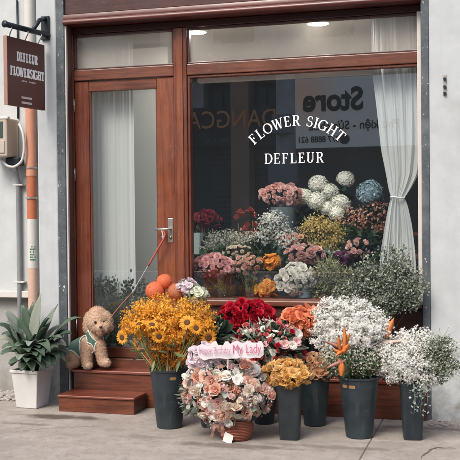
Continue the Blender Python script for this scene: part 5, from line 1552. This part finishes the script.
me0.vertices.foreach_set('co', (co_-dogt_loc).reshape(-1)); me0.polygons.foreach_set('use_smooth', [True]*len(me0.polygons))
def fur_mat():
    m, nt, b = _nt('poodle_fur'); tc = nt.nodes.new('ShaderNodeTexCoord')
    f1 = _noise(nt, 70, 4, .7); f2 = _noise(nt, 9, 3)
    c = _mix(nt, (.56, .37, .25), (.70, .52, .38), f1); c = _mix(nt, c, (.74, .59, .47), _ramp(nt, f2, .45, .7, 0, .7))
    nt.links.new(c, b.inputs['Base Color']); b.inputs['Roughness'].default_value = .9; b.inputs['Specular IOR Level'].default_value = .1
    _bump(nt, b, f1, .5, .004); return m
FUR = fur_mat(); me0.materials.clear(); me0.materials.append(FUR)
dog = bpy.data.objects.new('poodle', me0); me0.name = 'poodle'; COL.objects.link(dog); dog.location = dogt_loc; WL[dog] = dogt_loc
tag(dog, 'apricot toy poodle in a green vest sitting on the wooden platform by the door', 'dog')
# curls: short bent tufts
rg = np.random.default_rng(60); g = G()
vest_reg = np.isin(regs, ['torso', 'chest'])
pick = rg.choice(nv_, min(nv_, 26000), replace=False)
eyes = [A(95.4, 322.4, -.262), A(102.8, 322.0, -.262)]; nose_c = A(100.6, 327.2, -.288)
for i in pick:
    if vest_reg[i]: continue
    p, n_ = co_[i], no_[i]
    if min(np.linalg.norm(p-e) for e in eyes) < .018 or np.linalg.norm(p-nose_c) < .02: continue
    if p[2] < ztread2+.004: continue
    L = rg.uniform(.008, .022)*(0.55 if regs[i] == 'muzzle' else 1); t_ = np.cross(n_, rg.normal(size=3)); t_ /= np.linalg.norm(t_)+1e-9; s_ = np.cross(n_, t_); w = .0008
    pts = [p-n_*.001, p+n_*L*.5+t_*L*.15, p+n_*L*.75+t_*L*.6, p+n_*L*.5+t_*L*.95]
    v = []
    for k, q in enumerate(pts):
        ww = w*(1-.22*k); v += [q-s_*ww, q+s_*ww]
    g.add(v, [(0, 1, 3, 2), (2, 3, 5, 4), (4, 5, 7, 6)])
part('fur', g, FUR, dog, smooth=True)['kind'] = 'stuff'
EYE = plain('dog_eye', (.012, .008, .006), .08, var=0); NOSE = plain('dog_nose', (.03, .018, .016), .35, var=.2); TNG = plain('dog_tongue', (.42, .14, .12), .4)
for e in eyes:
    d, l_ = sdf_dog(e[None]); e2 = e-TOCAM*0
    for _ in range(40):
        if sdf_dog(e2[None])[0][0] < .002: break
        e2 = e2-TOCAM*.002
    g = G(); g.ball(e2+TOCAM*.003, .0112, 14, 10); part('eye', g, EYE, dog, smooth=True)
n2 = nose_c.copy()
for _ in range(60):
    if sdf_dog(n2[None])[0][0] < .001: break
    n2 = n2-TOCAM*.002
g = G(); g.ball(n2+TOCAM*.004, (.0135, .010, .0105), 14, 10); part('nose', g, NOSE, dog, smooth=True)
mo_ = A(100.7, 332.2, -.29)
for _ in range(60):
    if sdf_dog(mo_[None])[0][0] < .001: break
    mo_ = mo_-TOCAM*.002
g = G(); g.ball(mo_, (.016, .008, .008), 14, 8); part('mouth', g, NOSE, dog, smooth=True)
g = G(); g.ball(mo_+np.array([0, -.004, -.006]), (.010, .007, .010), 12, 8); part('tongue', g, TNG, dog, smooth=True)
# vest: a cloth shell over the torso and chest, white piping round its openings
tri = [tuple(p.vertices) for p in me0.polygons]
axis_a = A(74.5, 351.5, -.105); axis_b = A(95, 335, -.15); axv = (axis_b-axis_a)/np.linalg.norm(axis_b-axis_a); axL = np.linalg.norm(axis_b-axis_a)
sproj = (base_co-axis_a)@axv
allow = np.isin(regs, ['torso', 'chest', 'rump']) & (sproj > .0) & (sproj < axL+.012) & ~np.isin(regs, ['leg', 'haunch'])
def armhole(c, r): return np.linalg.norm(base_co-c, axis=1) < r
allow &= ~armhole(A(84, 340.5, -.20), 5.0*U_); allow &= ~armhole(A(87, 349, -.22), 6.2*U_); allow &= ~armhole(A(100.5, 347, -.21), 6.0*U_)
vf = [q for q in tri if all(allow[i] for i in q)]
used = sorted({i for q in vf for i in q}); mp_ = {i: k for k, i in enumerate(used)}
vc = base_co[used]+no_[used]*.0085
VEST = plain('vest_green', (.085, .165, .135), .8, var=.25, scale=60, bump=.2)
g = G(); g.add(vc, [tuple(mp_[i] for i in q) for q in vf]); vo = part('vest', g, VEST, dog, smooth=True)
sd2 = vo.modifiers.new('thick', 'SOLIDIFY'); sd2.thickness = .006; sd2.offset = -1
from collections import defaultdict
ec = defaultdict(int)
for q in vf:
    for a, b_ in zip(q, q[1:]+q[:1]): ec[(min(a, b_), max(a, b_))] += 1
bd = [e for e, c in ec.items() if c == 1]; adj = defaultdict(list)
for a, b_ in bd: adj[a].append(b_); adj[b_].append(a)
seen = set(); g = G()
for s0 in list(adj):
    if s0 in seen: continue
    lp = [s0]; seen.add(s0); cur = s0
    while True:
        nx = [x for x in adj[cur] if x not in seen]
        if not nx: break
        cur = nx[0]; seen.add(cur); lp.append(cur)
    if len(lp) < 12: continue
    pts = np.array([base_co[i]+no_[i]*.0095 for i in lp])
    for _ in range(8): pts = (np.roll(pts, 1, 0)+2*pts+np.roll(pts, -1, 0))/4
    pts = np.vstack([pts[::2], pts[:1]])
    g.tube(pts, .0042, 6, cap=False)
if g.n: part('vest_piping', g, WHITE, vo, smooth=True)
# leash from the door handle to the vest
lt = thing('dog_leash', 'dull red leash slung from the door handle down to the poodle', 'leash', (hx, -.07, hz))
def strap(pts, w, mat, name):
    pts = np.array(pts); tt = np.linspace(0, len(pts)-1, 24); q = np.stack([np.interp(tt, np.arange(len(pts)), pts[:, i]) for i in range(3)], 1)
    for _ in range(4): q[1:-1] = (q[:-2]+2*q[1:-1]+q[2:])/4
    g = G(); g.tube(q, w, 6); return part(name, g, mat, lt, smooth=True)
RED_S = plain('leash_red', (.36, .075, .06), .7); PALE_S = plain('leash_cord', (.45, .40, .38), .7); BR_S = plain('leash_brown', (.25, .09, .075), .7)
e1 = at(148, 266, -.09); e2 = at(132, 293, -.13); e3 = at(108.5, 336, -.20)
strap([np.array([hx-.045, -.066, hz-.002]), at(165.5, 236, -.075), e1], .0075, RED_S, 'strap')
strap([np.array([hx-.06, -.066, hz+.004]), at(164, 240, -.075), at(162, 236, -.08)], .006, PALE_S, 'loop')
strap([e1, e2], .0032, PALE_S, 'cord'); strap([e2, at(121, 305, -.15), at(111, 317, -.17), e3], .0055, BR_S, 'strap')

# ------------------------------------------------------------------ inside the window: shelf, vases, bunches
sh = thing('display_shelf', 'dark wooden tiered display shelf behind the window, hidden by flowers', 'shelf', (0, .5, .35))
zA = zsill-.01; zB_ = at(200, 254.5, .62)[2]; zC = zB_+.17
def plank(y0, y1, z, x0=xm1+.04, x1=xr0+.1):
    g = G(); g.box(x0, x1, y0, y1, z-.03, z); part('plank', g, W_H, sh, bevel=.004)
plank(.305, .60, zA); plank(.605, .90, zB_); plank(.905, 1.30, zC)
for x in (xm1+.06, .5, xr0+.05):
    for y, z in ((.57, zA), (.87, zB_), (1.27, zC)):
        g = G(); g.box(x, x+.04, y-.02, y+.02, .35, z-.031); part('leg', g, W_DK, sh)
INS = {}
def inner_vase(key, px, wpx, pytop, Y, zb_, lab, mat=None, name='glass_vase', water=True):
    p = at(px, 280, Y); c = np.array([p[0], Y, zb_]); r = wpx/2*mpp(px, 270, Y); h = at(px, pytop, Y)[2]-zb_
    t = thing(name, lab, 'vase', c, 'vases inside the display window')
    g = G(); g.lathe([(r*.8, 0.001), (r*.82, .01), (r, h)], c, 28, cap1=False); part('vase_body', g, mat or M_WATERG, t, smooth=True)
    INS[key] = c+np.array([0, 0, h]); return t
inner_vase('pink', 223, 24, 276, .22, zsill+.001, 'clear glass vase of stems under the pink carnations')
inner_vase('pink2', 250, 18, 274, .26, zsill+.001, 'clear glass vase of stems beside the pink carnation vase')
inner_vase('wcar', 304, 17, 284, .20, zsill+.001, 'pale blue wrapped vase under the white carnations', plain('blue_wrap', (.17, .27, .30), .5), 'wrapped_vase')
inner_vase('olive', 338, 20, 284, .24, zsill+.001, 'clear glass vase under the olive green sprays')
inner_vase('gyp', 281, 20, 238, .72, zB_+.001, 'tall glass vase of the white florets on the second tier')
inner_vase('rose', 283, 25, 207, .74, zB_+.001, 'tall grey glass vase under the dusty pink roses', plain('smoke_glass', (.10, .13, .14), .15))
inner_vase('hyd', 326, 30, 218, 1.02, zC+.001, 'dark vase behind the white hydrangeas', M_PLAST2, 'dark_vase')
inner_vase('blue', 371, 22, 215, 1.0, zC+.001, 'dark vase under the large blue hydrangea', M_PLAST2, 'dark_vase')
inner_vase('mar', 206, 20, 240, .76, zB_+.001, 'dark vase under the maroon flowers behind the mullion', M_PLAST2, 'dark_vase')
p = at(196.5, 246, .66); cw = np.array([p[0], .68, zB_+.001]); tpot = thing('paper_pot', 'small pale blue-grey pot standing on the second tier next to the mullion', 'pot', cw)
r = 6.8*mpp(196, 240, .66); h_ = at(196, 233, .66)[2]-zB_
g = G(); g.lathe([(r*.8, 0), (r, h_), (r*.9, h_), (r*.7, .02)], cw, 4, rot=R(40)); part('pot_body', g, plain('paper_blue', (.34, .42, .42), .7), tpot)

def bunch(name, lab, e, Y, kind, mat, n, rpx, seed, mouth, bname, leaf=M_LEAFD, cat='bouquet', nleaf=60, lim=-.1, ky=.6, stem=True, bl=.06, grp=None):
    t = thing(name, lab, cat, mouth if mouth is not None else at(e[0], e[1], Y), grp)
    c, r = ell(*e, Y, ky); pts = dome_pts(c, r, n, seed, lim=lim, jit=.07)
    blooms(t, pts, kind, mat, rpx, Y, (seed, seed+1), name=bname)
    if nleaf: leaves(t, c-np.array([0, -.03, .02]), r, nleaf, seed+2, leaf, LEAF_W, bl, 'leaf_spray', wild=.8)
    if stem and mouth is not None:
        g = G(); stems_to(g, pts, mouth, spread=.03, drop=.14); part('stem', g, M_STEM, t, smooth=True)
    return t
bunch('pink_bouquet', 'bunch of pink carnations in a glass vase nearest the mullion', (213, 266, 21, 12), .20, 'rose', M_PINK, 48, 3.9, 101, INS['pink'], 'pink_carnation', M_LEAF)
bunch('pale_pink_bouquet', 'smaller bunch of peach and pink carnations right behind the red roses', (249, 265, 15, 9), .24, 'rose_tight', petal_mat('petal_pale_pink', (.78, .46, .40), (.84, .60, .48)), 22, 3.6, 104, INS['pink2'], 'pink_carnation', M_LEAF)
bunch('white_bouquet', 'bunch of white carnations wrapped in pale blue above the orange ranunculus', (296, 279, 18, 15), .18, 'rose', M_WHITE, 50, 4.0, 107, INS['wcar'], 'white_carnation', M_LEAF)
bunch('orange_lilies', 'cluster of orange blooms between the peach carnations and white carnations', (271, 262, 9, 7), .28, 'cup', M_ORANGE if False else petal_mat('petal_bright_orange', (.84, .36, .05), (.90, .46, .10)), 12, 3.8, 110, None, 'orange_bloom', M_LEAF)
bunch('orange_lilies', 'low cluster of orange blooms just above the sill and red roses', (267, 289, 10, 7), .22, 'cup', MESH and bpy.data.materials['petal_bright_orange'], 12, 3.6, 113, None, 'orange_bloom', M_LEAF)
bunch('dusty_rose_bouquet', 'bunch of large dusty pink roses under the yellow dried flowers', (305, 254, 19, 9), .38, 'garden', M_DUSTY, 15, 5.6, 116, None, 'dusty_rose', M_LEAFD)
bunch('pink_rose_bouquet', 'bunch of pink roses on tall stems beneath the lettering', (281, 195, 20, 11), .74, 'rose', petal_mat('petal_rose_pink', (.90, .56, .53), (.92, .68, .64)), 46, 3.8, 119, INS['rose'], 'pink_rose', M_LEAFD)
bunch('maroon_bouquet', 'bunch of dark red blooms behind the mullion on the upper tier', (205, 220, 16, 9), .8, 'rose_tight', petal_mat('petal_dark_red', (.36, .05, .08), (.46, .09, .13)), 16, 4.6, 122, INS['mar'], 'maroon_bloom', M_LEAFD)
bunch('purple_flowers', 'dark purple blooms half hidden by the foliage beside the curtain', (342, 258, 8, 6), .45, 'cup', M_PURPLE, 10, 3.2, 125, None, 'purple_bloom', M_LEAFD)
bunch('pink_flowers', 'dusky pink blooms between the purple blooms and the curtain', (358, 248, 12, 9), .5, 'rose_tight', M_DUSTY, 12, 4.0, 128, None, 'pink_bloom', M_LEAFD)
for (nm_, e_, Y_, mt_, sd_, lab_, rp_, n_) in (('cream_bunch', (262, 276, 11, 8), .34, M_CREAM, 231, 'small cream blooms between the peach carnations and the white carnations', 3.2, 24), ('cream_bunch', (238, 252, 14, 6), .40, M_CREAM, 234, 'small cream blooms peeping over the pink carnations', 3.0, 24), ('pale_bunch', (326, 266, 12, 7), .42, M_GREENISH, 237, 'greenish white blooms under the large dusty pink roses', 3.0, 22), ('peach_bunch', (290, 240, 14, 6), .58, M_PEACH, 240, 'small peach blooms above the large dusty pink roses', 3.0, 18)):
    bunch(nm_, lab_, e_, Y_, 'rose_rag', mt_, n_, rp_, sd_, None, 'small_bloom', M_LEAF, nleaf=80, lim=-.3)
def cloud(name, lab, ells, Y, n, mat, rpx, seed, mouth, leafm=None, nl=0, cat='bouquet', base=LEAF_N, fall=.36):
    t = thing(name, lab, cat, mouth if mouth is not None else at(ells[0][0], ells[0][1], Y))
    E_ = [ell(*e, Y, .7) for e in ells]
    mass(t, E_, n, seed, mat, rpx, Y, clump=22, stalk=M_STEM, mouth=mouth, name='floret_mass', fall=fall)
    if nl:
        for k, (c, r) in enumerate(E_): leaves(t, c, r, nl, seed+k, leafm, base, .06, 'leaf_spray', lim=-.9, wild=.9)
    return t
cloud('cream_bouquet', 'wide bunch of cream florets and leaves on the second tier near the mullion', [(222, 245, 18, 11), (246, 243, 17, 12), (212, 250, 10, 7)], .64, 2400, M_GYPG, 1.3, 131, at(230, 256, .68), M_GREY, 90)
cloud('white_floret_bouquet', 'airy white florets spreading below the pink roses', [(272, 226, 13, 13), (286, 240, 14, 10), (264, 238, 9, 9)], .60, 1500, M_GYP, 1.5, 133, INS['gyp'], M_LEAFD, 60)
cloud('yellow_dried_bunch', 'dull yellow dried flowers under the white hydrangeas', [(322, 238, 17, 20), (336, 246, 11, 14), (309, 228, 7, 9)], .62, 2400, M_DYEL, 1.5, 135, at(325, 260, .66), M_OLIVE, 60)
cloud('berry_bunch', 'bunch of small coral and cream blooms with dark leaves below the blue hydrangea', [(362, 222, 22, 10), (378, 214, 13, 10), (345, 228, 10, 10), (372, 234, 18, 9)], .82, 1300, M_MIXP, 1.9, 137, INS['blue'], M_LEAFD, 200, base=LEAF_W)
cloud('olive_spray_bunch', 'hazy olive green sprays low behind the glass beside the foliage', [(330, 276, 16, 18), (346, 284, 14, 16), (318, 290, 9, 10)], .22, 1500, M_OLIVE, 1.1, 141, INS['olive'], M_OLIVE, 200)
# dark leaves that fill the gaps between the tiers
t = thing('dark_foliage', 'dark green leaves filling the tier behind the purple blooms and the curtain', 'greenery', at(360, 260, .62))
leaves(t, *ell(362, 256, 32, 18, .6, .4), 250, 143, M_LEAFD, LEAF_W, .085, 'leaf_spray', lim=-.9, wild=.9)
for kk_, (e_x, e_y, e_rx, e_ry, e_Y, e_lab, e_m) in enumerate([(232, 262, 34, 16, .44, 'mid green leaves between the pink carnations and the cream florets', M_LEAF), (318, 262, 30, 16, .46, 'grey-green leaves around the large dusty pink roses', M_GREY), (300, 226, 34, 16, .95, 'dark leaves behind the yellow dried flowers and white florets', M_LEAF), (352, 240, 28, 16, .70, 'green leaves below the coral berry bunch', M_LEAF)]):
    t = thing('green_foliage', e_lab, 'greenery', at(e_x, e_y, e_Y))
    leaves(t, *ell(e_x, e_y, e_rx, e_ry, e_Y, .3), 260, 150+kk_, e_m, LEAF_W if kk_ != 1 else LEAF, .06, 'leaf_spray', lim=-.9, wild=1)
t = thing('dark_foliage', 'dark green leaves low on the tier behind the white carnations', 'greenery', at(270, 268, .56))
leaves(t, *ell(268, 262, 44, 20, .56, .3), 250, 144, M_LEAFD, LEAF_W, .085, 'leaf_spray', lim=-.9, wild=.9)
M_HW = petal_mat('hydrangea_white', (.86, .86, .77), (.91, .91, .85), var=.2, objvar=False, trans=.2)
for (px, py, r_, Y, lab) in [(318, 184.5, 10, .98, 'topmost of the large white hydrangeas on the upper tier'), (304.5, 197, 9, .90, 'cream hydrangea touching the pink roses'), (330, 192, 9.5, .96, 'white hydrangea between the topmost and the one under the small far one'),
        (316.5, 201, 9.5, .84, 'white hydrangea right below the topmost one'), (345.5, 178.5, 9, 1.12, 'flattened white hydrangea set apart above the others'), (341, 203, 9.5, .90, 'white hydrangea nearest the blue one'),
        (337, 214, 8, .82, 'lowest white hydrangea, just over the yellow dried flowers'), (327, 208, 8, .86, 'small white hydrangea in the middle of the cluster')]:
    pom('hydrangea', px, py, r_*1.12, Y, M_HW, lab, 'hydrangea', 'white hydrangeas on the upper tier', 'hydrangea', stem_to=INS['hyd']-np.array([0, 0, .05]), sq=(1, 1, .6) if py < 180 else (1, 1, .9))
leaves(bpy.data.objects['hydrangea.002'], at(326, 200, 1.0), ell(326, 200, 22, 14, 1.0, .4)[1], 60, 145, M_LEAFD, LEAF_W, .09, 'leaf_spray')
BUILD['hydrangea_big'] = lambda s_: hydrangea(s_, 520, -.9)
pom('blue_hydrangea', 370.5, 193.5, 15.5, .86, M_BLUE, 'large round blue hydrangea beside the curtain tie', 'hydrangea_big', None, 'hydrangea', stem_to=INS['blue'])
M_CALR = petal_mat('calla_red', (.46, .06, .06), (.60, .16, .13), objvar=False)
for (px, py, lab) in [(238, 216, 'pinkish red flower leaning out of the cream florets, nearest the mullion'), (252.5, 213, 'tallest red flower standing above the cream florets'), (244, 227, 'short red flower low between the two others'), (253, 229, 'red flower below the tallest one')]:
    c = at(px, py, .62); s_ = 7.5*dep(c)/FPX; t = thing('red_flower', lab, 'flower', c, 'red flowers over the cream florets')
    for k_ in range(3):
        put('spathe', bloom_mesh('red_spathe', (221, 222, 223), M_CALR, BUILD['rose_rag'])[k_], t, TR(c+np.array([rnd(-.03, .03), rnd(-.03, .03), rnd(-.04, .035)]), (rnd(-.5, .5), rnd(-.6, .1), 1), s_*np.array([.55, .55, .95]), rnd(0, 6)))
    g = G(); g.tube([c-np.array([0, 0, s_]), c-np.array([.0, -.02, s_+.12])], .004, 6); part('stem', g, M_STEM, t, smooth=True)
# plant standing behind the door glass
dpp = thing('indoor_plant', 'dark small-leaved plant in a pot standing behind the door glass', 'plant', at(118, 345, .13)*np.array([1, 1, 0])+np.array([0, 0, .355]))
g = G(); gs = G(); rg = np.random.default_rng(70); bs_ = at(116, 352, .10)
for k in range(210):
    a = rg.uniform(-1, 1); tip = at(122+a*32, rg.uniform(276, 345)-8*abs(a)*0, .07+rg.uniform(-.03, .04)); root = np.array([bs_[0]+a*.06, .09, .42])
    gs.tube([tip, (tip+root)/2+rg.normal(size=3)*np.array([.01, .004, .01]), root], .0014, 3, cap=False)
    for j in range(15):
        t_ = rg.uniform(0, 1)**1.4*.75; p = tip+(root-tip)*t_+rg.normal(size=3)*np.array([.014, .006, .014])
        if p[1] < .03: p[1] = .03+rg.uniform(0, .02)
        g.inst(LEAF_S, [TR(p, (tip-root)*3+rg.normal(size=3)*np.array([.8, .3, .8]), rg.uniform(.016, .034), rg.uniform(0, 6))])
part('leaf_spray', g, M_LEAFD, dpp, smooth=True)['kind'] = 'stuff'; part('stem', gs, M_STEM, dpp, smooth=True)
g = G(); g.lathe([(.05, .355), (.062, .46), (.055, .46)], (bs_[0], .10, 0), 24); part('pot', g, M_PLAST2, dpp, smooth=True)
cg = at(107, 318, .10); gd_ = thing('dried_hydrangea', 'faded grey dried flower head low behind the door glass', 'flower', cg)
BUILD['grey'] = lambda s_: hydrangea(s_, 160, -.9)
M_DRY = petal_mat('dried_grey', (.13, .12, .12), (.2, .19, .18), var=.4, objvar=False)
for (px, py, r_) in ((104, 312, 7), (112, 324, 7), (99, 326, 6), (118, 310, 5.5)):
    q = at(px, py, .10); put('flower_head', bloom_mesh('grey_head', (1,), M_DRY, BUILD['grey'])[0], gd_, TR(q, TOCAM+np.array([0, 0, .5]), r_*dep(q)/FPX*np.array([1, .55, 1]), rnd(0, 6)))
# ------------------------------------------------------------------ camera, light, render settings
cam = bpy.data.cameras.new('camera'); co = bpy.data.objects.new('camera', cam); COL.objects.link(co)
cam.sensor_width = 36; cam.sensor_fit = 'HORIZONTAL'; cam.lens = FPX/460*36; cam.clip_start = .05; cam.clip_end = 2000
M = Matrix(((_R[0], _U[0], -_F[0], CAM[0]), (_R[1], _U[1], -_F[1], CAM[1]), (_R[2], _U[2], -_F[2], CAM[2]), (0, 0, 0, 1)))
co.matrix_world = M
SC.camera = co
w = bpy.data.worlds.new('World'); SC.world = w; w.use_nodes = True
nt = w.node_tree; bg = nt.nodes['Background']
sky = nt.nodes.new('ShaderNodeTexSky'); sky.sky_type = 'NISHITA'; sky.sun_disc = False
SUN_EL, SUN_AZ = R(50), R(198)     # azimuth clockwise from +Y
sky.sun_elevation = SUN_EL; sky.sun_rotation = SUN_AZ; sky.dust_density = 5.0; sky.ozone_density = 1.0; sky.air_density = 1.0
nt.links.new(sky.outputs[0], bg.inputs[0]); bg.inputs[1].default_value = .15
sl = bpy.data.lights.new('sun', 'SUN'); so = bpy.data.objects.new('sun', sl); COL.objects.link(so)
sl.energy = 1.4; sl.angle = R(22); sl.color = (1, .95, .89)
sd = Vector((math.sin(SUN_AZ)*math.cos(SUN_EL), math.cos(SUN_AZ)*math.cos(SUN_EL), math.sin(SUN_EL)))
so.rotation_euler = sd.to_track_quat('Z', 'Y').to_euler()
so.location = (0, -6, 12)
SC.view_settings.view_transform = 'Standard'; SC.view_settings.look = 'None'
SC.view_settings.gamma = 1; SC.view_settings.use_curve_mapping = False
SC.view_settings.exposure = .72
SC.render.engine = 'CYCLES'
SC.cycles.use_denoising = True
SC.cycles.max_bounces = 8; SC.cycles.diffuse_bounces = 4; SC.cycles.glossy_bounces = 4; SC.cycles.transmission_bounces = 6; SC.cycles.transparent_max_bounces = 16
SC.cycles.sample_clamp_indirect = 6
SC.cycles.caustics_reflective = False; SC.cycles.caustics_refractive = False
